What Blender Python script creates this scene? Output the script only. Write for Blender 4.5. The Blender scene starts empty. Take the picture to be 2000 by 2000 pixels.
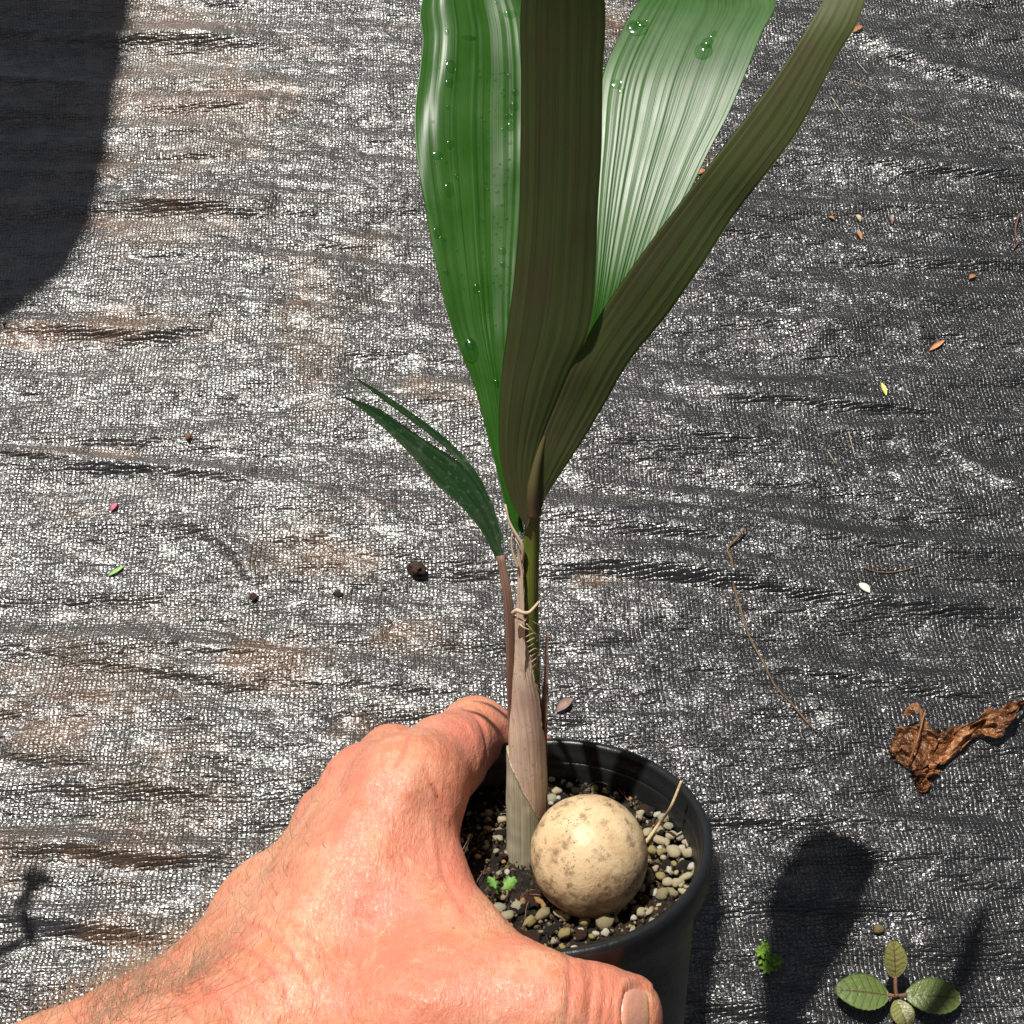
import bpy, bmesh, math, random
import numpy as np
from mathutils import Vector, Matrix, noise as mnoise

random.seed(7)
rng = np.random.default_rng(7)
scene = bpy.context.scene
col = scene.collection

# ------------------------------------------------------------------ camera, sky, sun, exposure
F_PX = 2605.0                       # focal length in pixels of the 2000 px photograph
PITCH = math.radians(57.0)
CAM_H = 0.585
CAM = np.array([0.0, 0.0, CAM_H])
RT = np.array([1.0, 0.0, 0.0])
FW = np.array([0.0, math.cos(PITCH), -math.sin(PITCH)])
UP = np.array([0.0, math.sin(PITCH), math.cos(PITCH)])
cd = bpy.data.cameras.new('camera')
cam = bpy.data.objects.new('camera', cd)
col.objects.link(cam)
cam.location = CAM
cam.rotation_euler = (math.pi / 2 - PITCH, 0, 0)
cd.sensor_width = 36
cd.sensor_fit = 'HORIZONTAL'
cd.lens = 36 * F_PX / 2000
cd.clip_start = 0.01
cd.clip_end = 100
scene.camera = cam

SUN = np.array([-0.235, 0.33, 0.915])
SUN = SUN / np.linalg.norm(SUN)
world = bpy.data.worlds.new('World')
scene.world = world
world.use_nodes = True
wn = world.node_tree
bg = wn.nodes['Background']
sky = wn.nodes.new('ShaderNodeTexSky')
sky.sky_type = 'NISHITA'
sky.sun_disc = False
sky.sun_elevation = math.asin(SUN[2])
sky.sun_rotation = math.atan2(SUN[0], SUN[1])
hs = wn.nodes.new('ShaderNodeHueSaturation')
hs.inputs['Saturation'].default_value = 0.45
wn.links.new(sky.outputs[0], hs.inputs['Color'])
wn.links.new(hs.outputs[0], bg.inputs[0])
sky.air_density = 0.25
sky.dust_density = 1.0
sky.ozone_density = 0.3
bg.inputs[1].default_value = 0.05
sl = bpy.data.lights.new('sun', 'SUN')
sl.energy = 5.0
sl.angle = math.radians(0.9)
sl.color = (1.0, 0.955, 0.88)
so = bpy.data.objects.new('sun', sl)
col.objects.link(so)
so.location = (-0.4, 0.7, 2.0)
so.rotation_euler = Vector(SUN.tolist()).to_track_quat('Z', 'Y').to_euler()
scene.view_settings.view_transform = 'Standard'
scene.view_settings.look = 'None'
scene.view_settings.gamma = 1
scene.view_settings.exposure = 0.1
scene.cycles.use_denoising = True
scene.cycles.max_bounces = 8
scene.cycles.transparent_max_bounces = 8
scene.cycles.sample_clamp_indirect = 4.0

# ------------------------------------------------------------------ helpers
def P(x, y, d):
    return CAM + d * (FW + (x - 1000) / F_PX * RT + (1000 - y) / F_PX * UP)

def G(x, y, h=0.0):
    r = P(x, y, 1.0) - CAM
    return CAM + r * ((CAM_H - h) / -r[2])

def proj(p):
    q = np.asarray(p) - CAM
    d = q @ FW
    return 1000 + F_PX * (q @ RT) / d, 1000 - F_PX * (q @ UP) / d, d

POT_N = np.array([-0.0514, 0.5183, 0.8536]); POT_N /= np.linalg.norm(POT_N)
POT_C = np.array([0.0096, 0.13043, 0.21379])
POT_A = RT - POT_N * POT_N[0]; POT_A /= np.linalg.norm(POT_A)
POT_B = np.cross(POT_N, POT_A)

def pot(ang, r, h):
    t = math.radians(ang)
    return POT_C + POT_N * h + r * (math.cos(t) * POT_A + math.sin(t) * POT_B)

def onpot(x, y, h):
    r = P(x, y, 1.0) - CAM
    o = POT_C + POT_N * h
    return CAM + r * (((o - CAM) @ POT_N) / (r @ POT_N))

def nd(nt, kind, ins=None, **props):
    n = nt.nodes.new(kind)
    for k, v in props.items():
        setattr(n, k, v)
    for k, v in (ins or {}).items():
        if isinstance(v, bpy.types.NodeSocket):
            nt.links.new(v, n.inputs[k])
        else:
            n.inputs[k].default_value = v
    return n

def mth(nt, op, a, b=None, c=None, clamp=False):
    n = nt.nodes.new('ShaderNodeMath'); n.operation = op; n.use_clamp = clamp
    for i, v in enumerate((a, b, c)):
        if v is None: continue
        if isinstance(v, bpy.types.NodeSocket): nt.links.new(v, n.inputs[i])
        else: n.inputs[i].default_value = v
    return n.outputs[0]

def mix(nt, f, a, b, blend='MIX'):
    n = nt.nodes.new('ShaderNodeMix'); n.data_type = 'RGBA'; n.blend_type = blend
    for i, v in ((0, f), (6, a), (7, b)):
        if isinstance(v, bpy.types.NodeSocket): nt.links.new(v, n.inputs[i])
        else: n.inputs[i].default_value = v if i == 0 else (*v, 1.0)[:4]
    return n.outputs[2]

def ramp(nt, f, lo, hi):
    n = nd(nt, 'ShaderNodeMapRange', {0: f, 1: lo, 2: hi, 3: 0.0, 4: 1.0}, interpolation_type='SMOOTHSTEP')
    return n.outputs[0]

def tex(nt, scale, detail=4.0, rough=0.6, vec=None, dist=0.0):
    n = nd(nt, 'ShaderNodeTexNoise', {'Scale': scale, 'Detail': detail, 'Roughness': rough, 'Distortion': dist})
    if vec is not None: nt.links.new(vec, n.inputs['Vector'])
    return n

def newmat(name):
    m = bpy.data.materials.new(name); m.use_nodes = True
    nt = m.node_tree
    return m, nt, nt.nodes['Principled BSDF']

def coords(nt, which='Object'):
    return nt.nodes.new('ShaderNodeTexCoord').outputs[which]

def scaled(nt, vec, s):
    n = nd(nt, 'ShaderNodeVectorMath', {0: vec, 1: s}, operation='MULTIPLY')
    return n.outputs[0]

def bump(nt, h, dist, strength=1.0, normal=None):
    n = nd(nt, 'ShaderNodeBump', {'Height': h, 'Distance': dist, 'Strength': strength})
    if normal is not None: nt.links.new(normal, n.inputs['Normal'])
    return n.outputs[0]

def attr(nt, name):
    return nd(nt, 'ShaderNodeAttribute', attribute_name=name)

def simple_mat(name, c1, c2, scale=300, rough=0.6, spec=0.4, bdist=0.0003, bscale=None, trans=0.0, sss=0.0):
    m, nt, b = newmat(name)
    v = coords(nt)
    t = tex(nt, scale, 5, 0.65, v)
    nt.links.new(mix(nt, ramp(nt, t.outputs[0], 0.35, 0.65), c1, c2), b.inputs['Base Color'])
    b.inputs['Roughness'].default_value = rough
    b.inputs['Specular IOR Level'].default_value = spec
    t2 = tex(nt, bscale or scale * 3, 4, 0.6, v)
    nt.links.new(bump(nt, t2.outputs[0], bdist), b.inputs['Normal'])
    if sss:
        b.inputs['Subsurface Weight'].default_value = sss
        b.inputs['Subsurface Scale'].default_value = 0.002
    return m

def link(name, me, mat=None, parent=None):
    o = bpy.data.objects.new(name, me)
    col.objects.link(o)
    if mat is not None and me is not None:
        for mm in (mat if isinstance(mat, (list, tuple)) else [mat]):
            me.materials.append(mm)
    if parent is not None: o.parent = parent
    return o

def tag(o, label=None, cat=None, group=None, kind=None):
    for k, v in (('label', label), ('category', cat), ('group', group), ('kind', kind)):
        if v: o[k] = v
    return o

def empty(name, loc):
    o = bpy.data.objects.new(name, None)
    col.objects.link(o)
    o.location = [float(v) for v in loc]
    o.empty_display_size = 0.01
    return o

def mesh(name, verts, faces, smooth=True, mats=None):
    me = bpy.data.meshes.new(name)
    me.from_pydata([tuple(map(float, v)) for v in verts], [], [tuple(int(i) for i in f) for f in faces])
    if smooth: me.polygons.foreach_set('use_smooth', [True] * len(me.polygons))
    if mats is not None: me.polygons.foreach_set('material_index', mats)
    me.update()
    return me

def fattr(me, name, vals):
    a = me.attributes.new(name, 'FLOAT', 'POINT')
    a.data.foreach_set('value', np.asarray(vals, dtype=np.float32))

def local(o, pts):
    """world points -> coordinates under a parent Empty that is only translated"""
    return np.asarray(pts) - np.array(o.location)

def spline(pts, n):
    """Catmull-Rom through pts, n samples, chord-length parameter"""
    p = np.asarray(pts, float)
    d = np.r_[0, np.cumsum(np.linalg.norm(np.diff(p, axis=0), axis=1) + 1e-9)]
    t = np.linspace(0, d[-1], n)
    m = np.gradient(p, d, axis=0) if len(p) > 2 else np.repeat((p[1:] - p[:-1]) / d[-1], 2, 0)
    i = np.clip(np.searchsorted(d, t, side='right') - 1, 0, len(p) - 2)
    h = (d[i + 1] - d[i])[:, None]; s = ((t - d[i])[:, None]) / h
    return ((2*s**3 - 3*s**2 + 1) * p[i] + (s**3 - 2*s**2 + s) * h * m[i] + (-2*s**3 + 3*s**2) * p[i+1] + (s**3 - s**2) * h * m[i+1])

def frames(c):
    t = np.gradient(c, axis=0); t /= np.linalg.norm(t, axis=1)[:, None] + 1e-12
    u = np.zeros_like(c)
    ref = np.array([0, 0, 1.0]) if abs(t[0][2]) < 0.9 else np.array([1.0, 0, 0])
    for i in range(len(c)):
        v = ref - t[i] * (ref @ t[i]); v /= np.linalg.norm(v); u[i] = v; ref = v
    return t, u, np.cross(t, u)

def tube_vf(path, rad, seg=6, cap=True):
    c = np.asarray(path, float); n = len(c)
    rad = np.broadcast_to(np.asarray(rad, float), (n,))
    t, u, w = frames(c)
    a = np.arange(seg) * 2 * math.pi / seg
    V = (c[:, None] + rad[:, None, None] * (np.cos(a)[None, :, None] * u[:, None] + np.sin(a)[None, :, None] * w[:, None])).reshape(-1, 3)
    Fs = [(i*seg + j, i*seg + (j+1) % seg, (i+1)*seg + (j+1) % seg, (i+1)*seg + j) for i in range(n-1) for j in range(seg)]
    if cap:
        Fs.append(tuple(range(seg))[::-1]); Fs.append(tuple((n-1)*seg + j for j in range(seg)))
    return V, Fs

def join_vf(parts):
    V, Fs, o = [], [], 0
    for v, f in parts:
        V.append(np.asarray(v)); Fs += [tuple(i + o for i in q) for q in f]; o += len(v)
    return np.concatenate(V), Fs

# value noise on numpy grids (for terrain-like height fields)
_perm = np.random.default_rng(3).random((256, 256)).astype(np.float32)
def vnoise(x, y):
    xi = np.floor(x).astype(int); yi = np.floor(y).astype(int)
    fx = x - xi; fy = y - yi
    fx = fx*fx*fx*(fx*(fx*6-15)+10); fy = fy*fy*fy*(fy*(fy*6-15)+10)
    g = lambda a, b: _perm[a & 255, b & 255]
    return ((g(xi, yi)*(1-fx) + g(xi+1, yi)*fx)*(1-fy) + (g(xi, yi+1)*(1-fx) + g(xi+1, yi+1)*fx)*fy) * 2 - 1
def fbm(x, y, o=4):
    s = 0; a = 1; t = 0
    for k in range(o):
        s = s + a * vnoise(x * 2**k + 17.3*k, y * 2**k + 5.1*k); t += a; a *= 0.5
    return s / t

# ------------------------------------------------------------------ the woven weed mat
def mat_weave():
    m, nt, b = newmat('woven_black_plastic')
    co = coords(nt)
    warp = tex(nt, 9.0, 3, 0.5, co)
    w2 = tex(nt, 95.0, 3, 0.6, co)
    off = nd(nt, 'ShaderNodeVectorMath', {0: warp.outputs[1], 1: (0.5, 0.5, 0.5)}, operation='SUBTRACT').outputs[0]
    off = scaled(nt, off, (0.012, 0.014, 0))
    off2 = nd(nt, 'ShaderNodeVectorMath', {0: w2.outputs[1], 1: (0.5, 0.5, 0.5)}, operation='SUBTRACT').outputs[0]
    off2 = scaled(nt, off2, (0.0034, 0.0030, 0))
    vv = nd(nt, 'ShaderNodeVectorMath', {0: co, 1: off}, operation='ADD').outputs[0]
    vv = nd(nt, 'ShaderNodeVectorMath', {0: vv, 1: off2}, operation='ADD').outputs[0]
    rot = nd(nt, 'ShaderNodeVectorRotate', {0: vv, 'Angle': math.radians(-3.0)}, rotation_type='Z_AXIS').outputs[0]
    sp = nd(nt, 'ShaderNodeSeparateXYZ', {0: rot})
    u = mth(nt, 'DIVIDE', sp.outputs[0], 0.0021)
    v = mth(nt, 'DIVIDE', sp.outputs[1], 0.0019)
    cu = mth(nt, 'ABSOLUTE', mth(nt, 'SINE', mth(nt, 'MULTIPLY', u, math.pi)))
    cv = mth(nt, 'ABSOLUTE', mth(nt, 'SINE', mth(nt, 'MULTIPLY', v, math.pi)))
    fu = mth(nt, 'FLOOR', u); fv = mth(nt, 'FLOOR', v)
    par = mth(nt, 'MODULO', mth(nt, 'ADD', mth(nt, 'ADD', fu, fv), 4000.0), 2.0)
    he = mth(nt, 'MULTIPLY', ramp(nt, cu, 0.0, 0.85), ramp(nt, cv, 0.0, 0.55))
    ho = mth(nt, 'MULTIPLY', ramp(nt, cv, 0.0, 0.85), ramp(nt, cu, 0.0, 0.55))
    h = mth(nt, 'ADD', mth(nt, 'MULTIPLY', he, par), mth(nt, 'MULTIPLY', ho, mth(nt, 'SUBTRACT', 1.0, par)))
    cell = nd(nt, 'ShaderNodeCombineXYZ', {0: fu, 1: fv})
    wn_ = nd(nt, 'ShaderNodeTexWhiteNoise', {'Vector': cell.outputs[0]}, noise_dimensions='2D')
    rs = nd(nt, 'ShaderNodeSeparateColor', {0: wn_.outputs[1]})
    tu = mth(nt, 'MULTIPLY', mth(nt, 'SUBTRACT', rs.outputs[0], 0.5), mth(nt, 'SUBTRACT', mth(nt, 'FRACT', u), 0.5))
    tv = mth(nt, 'MULTIPLY', mth(nt, 'SUBTRACT', rs.outputs[1], 0.5), mth(nt, 'SUBTRACT', mth(nt, 'FRACT', v), 0.5))
    h = mth(nt, 'ADD', h, mth(nt, 'MULTIPLY', mth(nt, 'ADD', tu, tv), 0.6))
    fill = ramp(nt, tex(nt, 70, 4, 0.65, scaled(nt, co, (0.7, 1.5, 1))).outputs[0], 0.34, 0.62)
    h = mth(nt, 'MULTIPLY', h, mth(nt, 'MULTIPLY_ADD', fill, 0.75, 0.25))
    fine = tex(nt, 1300, 3, 0.6, scaled(nt, co, (1, 1, 1)))
    h = mth(nt, 'ADD', h, mth(nt, 'MULTIPLY', fine.outputs[0], 0.16))
    # silt filling the weave in places: flattens the relief
    silt_n = tex(nt, 16.0, 9, 0.72, scaled(nt, co, (1.0, 2.2, 1)))
    dirt = attr(nt, 'dirt').outputs['Fac']
    silt = ramp(nt, mth(nt, 'ADD', mth(nt, 'MULTIPLY_ADD', dirt, 0.52, silt_n.outputs[0]), mth(nt, 'MULTIPLY_ADD', attr(nt, 'dust').outputs['Fac'], 0.10, -0.10)), 0.54, 0.76)
    n1 = bump(nt, h, 0.00055, 1.0)
    med = tex(nt, 120, 4, 0.6, scaled(nt, co, (0.7, 1.6, 1)))
    n2 = bump(nt, med.outputs[0], 0.0016, 1.0, n1)
    wid = tex(nt, 30, 5, 0.6, scaled(nt, co, (0.5, 1.5, 1)))
    n3 = bump(nt, wid.outputs[0], 0.0075, 1.0, n2)
    nt.links.new(n3, b.inputs['Normal'])
    # thin film of water lying over the weave: glare that follows the ripples
    c2 = bump(nt, wid.outputs[0], 0.0075, 1.0)
    c1 = bump(nt, med.outputs[0], 0.0018, 1.0, c2)
    c0 = bump(nt, h, 0.00022, 1.0, c1)
    nt.links.new(c0, b.inputs['Coat Normal'])
    wet = ramp(nt, mth(nt, 'MULTIPLY_ADD', attr(nt, 'dust').outputs['Fac'], 0.34, tex(nt, 16, 5, 0.6, scaled(nt, co, (0.7, 1.6, 1))).outputs[0]), 0.42, 0.72)
    nt.links.new(wet, b.inputs['Coat Weight'])
    b.inputs['Coat Roughness'].default_value = 0.24
    b.inputs['Coat IOR'].default_value = 1.5
    speck = tex(nt, 420, 3, 0.7, co)
    base = mix(nt, speck.outputs[0], (0.010, 0.0105, 0.012), (0.030, 0.031, 0.033))
    # grey dust film and rusty silt
    dustn = tex(nt, 30.0, 6, 0.7, scaled(nt, co, (1.0, 2.6, 1)))
    dustf = ramp(nt, mth(nt, 'MULTIPLY_ADD', attr(nt, 'dust').outputs['Fac'], 0.5, dustn.outputs[0]), 0.45, 1.0)
    base = mix(nt, mth(nt, 'MULTIPLY', dustf, 0.22), base, (0.18, 0.168, 0.155))
    rusty = mix(nt, ramp(nt, tex(nt, 25, 5, 0.6, co).outputs[0], 0.42, 0.62), (0.058, 0.038, 0.017), (0.135, 0.062, 0.023))
    base = mix(nt, mth(nt, 'MULTIPLY', silt, 0.8), base, rusty)
    nt.links.new(base, b.inputs['Base Color'])
    rg = tex(nt, 55, 4, 0.6, co)
    nt.links.new(mth(nt, 'MULTIPLY_ADD', silt, 0.12, mth(nt, 'MULTIPLY_ADD', rg.outputs[0], 0.18, 0.19)), b.inputs['Roughness'])
    b.inputs['Specular IOR Level'].default_value = 1.0
    b.inputs['IOR'].default_value = 1.62
    return m

FOLDS = [  # pixel polyline, half width m, height m  (ridges and creases seen in the photograph)
    ([(-60, 884), (0, 884), (155, 905), (349, 919), (500, 930)], .006, .0045),
    ([(-60, 862), (155, 880), (349, 900)], .008, -.002),
    ([(780, 742), (904, 770), (990, 800)], .006, .003),
    ([(1080, 925), (1250, 955), (1420, 985)], .006, .004),
    ([(1040, 1000), (1250, 1028), (1420, 1050)], .007, .004),
    ([(1030, 1080), (1250, 1108), (1450, 1140), (1652, 1170), (2050, 1205)], .008, .0065),
    ([(1400, 1020), (1674, 1060), (2050, 1090)], .007, .004),
    ([(1300, 765), (1560, 785), (1828, 800), (2050, 812)], .008, .005),
    ([(1250, 820), (1400, 850), (1560, 870)], .006, .003),
    ([(1830, 870), (1900, 920), (2030, 985)], .006, .004),
    ([(-40, 1640), (72, 1660), (163, 1655), (232, 1676), (308, 1680), (453, 1665)], .006, .006),
    ([(-40, 1790), (163, 1812), (308, 1832), (400, 1850)], .007, .005),
    ([(-40, 640), (120, 645), (300, 655), (420, 640)], .007, .006),
    ([(200, 86), (330, 82), (543, 92)], .008, .006), ([(220, 166), (420, 160), (560, 175)], .008, .005),
    ([(220, 216), (420, 220), (560, 210)], .007, .004), ([(200, 262), (480, 266)], .007, .004),
    ([(220, 312), (480, 310)], .007, .005), ([(180, 400), (330, 410), (540, 425)], .008, .006),
    ([(150, 520), (330, 535), (520, 530)], .008, .003),
    ([(560, 560), (640, 560), (700, 600)], .01, .003),
    ([(330, 1010), (400, 1040), (470, 1090), (500, 1150)], .006, .003),
    ([(600, 1330), (720, 1335), (900, 1350)], .006, .003), ([(520, 1220), (640, 1240), (760, 1250)], .006, .003),
    ([(120, 1280), (330, 1310), (520, 1340)], .009, .004), ([(0, 1480), (200, 1500), (420, 1560)], .009, .004),
    ([(1340, 1955), (1450, 1968), (1600, 1995), (1700, 2030)], .006, .007),
    ([(1640, 1650), (1780, 1690), (2040, 1740)], .008, .003), ([(1500, 1290), (1700, 1330), (2040, 1390)], .008, .003),
    ([(1500, 560), (1700, 590), (2030, 600)], .009, .004), ([(1580, 300), (1800, 330), (2030, 350)], .009, .004),
    ([(1650, 60), (1900, 160), (2030, 200)], .012, .008), ([(1560, 690), (1640, 650), (1700, 690)], .009, .004),
    ([(560, 1130), (760, 1140), (960, 1160)], .007, .003),
]
DIRT = [  # pixel centre, radii in px, weight: rusty silt lying in the mat
    (300, 60, 90, 70, 1.0), (380, 200, 170, 130, .75), (230, 330, 40, 60, .7), (330, 440, 160, 50, .7), (615, 650, 60, 120, .8),
    (260, 640, 150, 40, .7), (60, 660, 90, 22, .9), (700, 480, 90, 60, .3), (520, 1290, 120, 60, .7), (180, 1340, 160, 90, .8),
    (820, 1250, 90, 50, .7), (330, 1560, 150, 120, .55), (270, 1825, 120, 28, 1.1), (40, 1690, 60, 60, .8), (250, 1680, 110, 22, .8),
    (90, 1420, 120, 90, .6), (600, 1080, 160, 60, .5), (1180, 60, 60, 60, .6), (850, 765, 90, 25, .7), (160, 890, 110, 14, .7),
    (1380, 340, 60, 60, .5), (1150, 1130, 80, 24, .5), (1230, 970, 70, 20, .4), (700, 1420, 100, 50, .4)]

def height_mat(X, Y):
    Yw = Y + 0.10 * X * 0.5 + 0.012 * fbm(X * 4 + 2, Y * 4, 2)
    rid = fbm(X * 3.2 + 9, Yw * 30 + 4, 3)
    z = 0.0045 * fbm(X * 5 + 3, Y * 9 + 1, 3) + 0.0040 * (1 - np.abs(rid) * 2.2) + 0.0026 * fbm(X * 6 + 31, Yw * 42 + 8, 4) + 0.0006 * fbm(X * 120, Y * 150, 2)
    for pts, wd, hh in FOLDS:
        g = np.array([G(*p)[:2] for p in pts])
        c = spline(g, 26)
        L = len(c)
        best = np.full(X.shape, 1e9); pos = np.zeros(X.shape)
        x0, x1, y0, y1 = c[:, 0].min()-.05, c[:, 0].max()+.05, c[:, 1].min()-.05, c[:, 1].max()+.05
        mk = (X > x0) & (X < x1) & (Y > y0) & (Y < y1)
        if not mk.any(): continue
        xs, ys = X[mk], Y[mk]
        bd = np.full(xs.shape, 1e9); bp = np.zeros(xs.shape); sg = np.zeros(xs.shape)
        for k in range(L - 1):
            a, b_ = c[k], c[k+1]; ab = b_ - a
            t = np.clip(((xs-a[0])*ab[0] + (ys-a[1])*ab[1]) / (ab @ ab), 0, 1)
            dx, dy = xs-a[0]-t*ab[0], ys-a[1]-t*ab[1]
            dd = dx*dx + dy*dy
            w_ = dd < bd
            bd[w_] = dd[w_]; bp[w_] = ((k + t) / (L - 1))[w_]; sg[w_] = (np.sign(ab[0]*dy - ab[1]*dx))[w_]
        s = sg * np.sqrt(bd) / wd
        prof = np.where(s > 0, np.exp(-(s*0.8)**2), np.exp(-(s*1.9)**2))   # steep on the viewer's side, gentle behind
        z[mk] += 0.9 * hh * prof * np.sin(np.pi * np.clip(bp, 0, 1))**0.6
    return z

def graded(lo, hi, step, out, grow=1.35):
    c = list(np.arange(lo, hi + step/2, step)); s = step
    while c[-1] < out[1]: s *= grow; c.append(c[-1] + s)
    s = step
    while c[0] > out[0]: s *= grow; c.insert(0, c[0] - s)
    return np.array(c)

gx = graded(-0.40, 0.40, 0.0019, (-2.5, 2.5)); gy = graded(0.06, 0.86, 0.0017, (-2.0, 3.5))
X, Y = np.meshgrid(gx, gy)
Z = height_mat(X, Y)
def mat_z(x, y):
    return float(height_mat(np.array([[x]], float), np.array([[y]], float))[0, 0])
nx, ny = len(gx), len(gy)
me = bpy.data.meshes.new('weed_mat')
idx = np.arange(nx * ny).reshape(ny, nx)
quads = np.stack([idx[:-1, :-1], idx[:-1, 1:], idx[1:, 1:], idx[1:, :-1]], -1).reshape(-1, 4)
me.vertices.add(nx * ny); me.vertices.foreach_set('co', np.stack([X, Y, Z], -1).astype(np.float32).ravel())
me.loops.add(quads.size); me.loops.foreach_set('vertex_index', quads.astype(np.int32).ravel())
me.polygons.add(len(quads)); me.polygons.foreach_set('loop_start', np.arange(0, quads.size, 4, dtype=np.int32))
me.polygons.foreach_set('use_smooth', np.ones(len(quads), dtype=bool))
me.update(calc_edges=True)
q = np.stack([X, Y, np.zeros_like(X)], -1).reshape(-1, 3) - CAM
dep = np.maximum(q @ FW, 0.05); PX = 1000 + F_PX * (q @ RT) / dep; PY = 1000 - F_PX * (q @ UP) / dep
dirt = np.zeros(len(PX))
for cx, cy, rx, ry, w in DIRT:
    dirt = np.maximum(dirt, w * np.exp(-(((PX-cx)/rx)**2 + ((PY-cy)/ry)**2)))
dust = 1 / (1 + np.exp((PX - 1150 + 0.12*(PY-1000)) / 170.0))
fattr(me, 'dirt', dirt); fattr(me, 'dust', dust)
weed_mat = link('weed_mat', me, mat_weave())
tag(weed_mat, 'wet black woven weed mat wrinkled and dusted with rusty silt', 'weed mat', kind='structure')

# ------------------------------------------------------------------ the pot
def lathe(prof, seg=96):
    V = []; Fs = []
    for r, h in prof:
        for k in range(seg):
            V.append(pot(360.0 * k / seg, r, h))
    for i in range(len(prof) - 1):
        for k in range(seg):
            Fs.append((i*seg + k, i*seg + (k+1) % seg, (i+1)*seg + (k+1) % seg, (i+1)*seg + k))
    return np.array(V), Fs

m_pot, nt, b = newmat('black_pot_plastic')
v = coords(nt)
nt.links.new(mix(nt, tex(nt, 90, 6, 0.7, v).outputs[0], (0.006, 0.007, 0.008), (0.017, 0.019, 0.021)), b.inputs['Base Color'])
nt.links.new(mth(nt, 'MULTIPLY_ADD', tex(nt, 70, 5, 0.7, v).outputs[0], 0.25, 0.22), b.inputs['Roughness'])
nt.links.new(bump(nt, tex(nt, 500, 4, 0.6, v).outputs[0], 0.0002), b.inputs['Normal'])
b.inputs['Specular IOR Level'].default_value = 0.5

pot_root = empty('plant_pot', POT_C - POT_N * 0.09)
tag(pot_root, 'round black plastic nursery pot tilted in the hand, with a rolled rim', 'pot')
def pot_part(name, prof):
    V, Fs = lathe(prof)
    return link(name, mesh(name, local(pot_root, V), Fs), m_pot, pot_root)
pot_part('pot_wall', [(.0000, -.090), (.034, -.090), (.0375, -.0895), (.0385, -.088), (.0402, -.060), (.0424, -.025), (.0440, -.0088), (.0442, -.0086),
                      (.0446, -.0064), (.0436, -.0062), (.0432, -.007), (.0425, -.0086), (.0408, -.03), (.039, -.06), (.0375, -.087), (.0, -.0875)])
pot_part('rim', [(.0439, -.0088), (.0468, -.0090), (.0473, -.0084), (.0476, -.0018), (.0475, -.0006), (.0470, .0003), (.0460, .0006), (.0450, .0003), (.0445, -.0006),
                 (.0442, -.0035), (.0436, -.0040), (.0434, -.0062)])

# ------------------------------------------------------------------ potting soil, pebbles, bark
SOIL_H = -0.0135
soil_root = empty('potting_soil', POT_C + POT_N * SOIL_H)
tag(soil_root, 'dark gritty potting mix with pale pebbles filling the black pot', 'soil')
def soil_dh(A, B):
    return 0.0020 * fbm(A*60 + 4, B*60 + 9, 4) + 0.0009 * fbm(A*300, B*300, 3)
V = []; Fs = []
NR, NS = 44, 120
for i in range(NR + 1):
    r = 0.0432 * i / NR
    for k in range(NS):
        t = 2*math.pi*k/NS
        A, Bq = r*math.cos(t), r*math.sin(t)
        V.append(POT_C + POT_A*A + POT_B*Bq + POT_N*(SOIL_H + float(soil_dh(np.array(A), np.array(Bq)))))
for i in range(NR):
    for k in range(NS):
        Fs.append((i*NS + k, (i+1)*NS + k, (i+1)*NS + (k+1) % NS, i*NS + (k+1) % NS))
m_soil, nt, b = newmat('dark_soil')
v = coords(nt)
nt.links.new(mix(nt, ramp(nt, tex(nt, 420, 6, 0.75, v).outputs[0], 0.40, 0.70), (0.008, 0.006, 0.0045), (0.055, 0.035, 0.022)), b.inputs['Base Color'])
b.inputs['Roughness'].default_value = 0.55
nt.links.new(bump(nt, tex(nt, 700, 6, 0.75, v).outputs[0], 0.0016), b.inputs['Normal'])
link('soil_surface', mesh('soil_surface', local(soil_root, np.array(V)), Fs), m_soil, soil_root)

def blob(seed, sx, sy, sz, rough=0.22, sub=2, sharp=False):
    bm = bmesh.new()
    bmesh.ops.create_icosphere(bm, subdivisions=sub, radius=1.0)
    o = Vector((seed * 3.7, seed * 1.3, seed * 9.1))
    for vv in bm.verts:
        d = 1 + rough * (mnoise.noise(vv.co * 1.1 + o) * 1.6 + (0.5 if sub < 3 else 1.3) * mnoise.noise(vv.co * 2.6 + o))
        vv.co = Vector((vv.co.x * sx, vv.co.y * sy, vv.co.z * sz)) * d
    me = bpy.data.meshes.new('blob'); bm.to_mesh(me); bm.free()
    if not sharp: me.polygons.foreach_set('use_smooth', [True] * len(me.polygons))
    return me
PEB_COL = {'cream': ((0.58, 0.48, 0.28), (0.72, 0.63, 0.43)), 'grey': ((0.44, 0.40, 0.27), (0.58, 0.53, 0.38)), 'yellow': ((0.50, 0.38, 0.14), (0.42, 0.36, 0.16)),
           'white': ((0.72, 0.66, 0.52), (0.78, 0.74, 0.63)), 'orange': ((0.45, 0.22, 0.07), (0.62, 0.40, 0.18)), 'tan': ((0.36, 0.29, 0.14), (0.48, 0.42, 0.26))}
PEB = {}
for ci, (cn, (c1, c2)) in enumerate(PEB_COL.items()):
    m = simple_mat('pebble_' + cn, c1, c2, 240, 0.5, 0.45, 0.0004, 500, sss=0.0)
    PEB[cn] = []
    for s in range(5):
        shp = [(1, .85, .7), (1, .7, .6), (1.1, .95, .75), (.9, .9, .85), (1.25, .7, .6)][s]
        me = blob(ci * 5 + s + 1, *shp, rough=.34); me.name = 'pebble'
        me.materials.append(m); PEB[cn].append(me)
POT_Q = Matrix((POT_A.tolist(), POT_B.tolist(), POT_N.tolist())).transposed().to_quaternion()
from mathutils import Quaternion
placed = []
SEED_C = None
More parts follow.
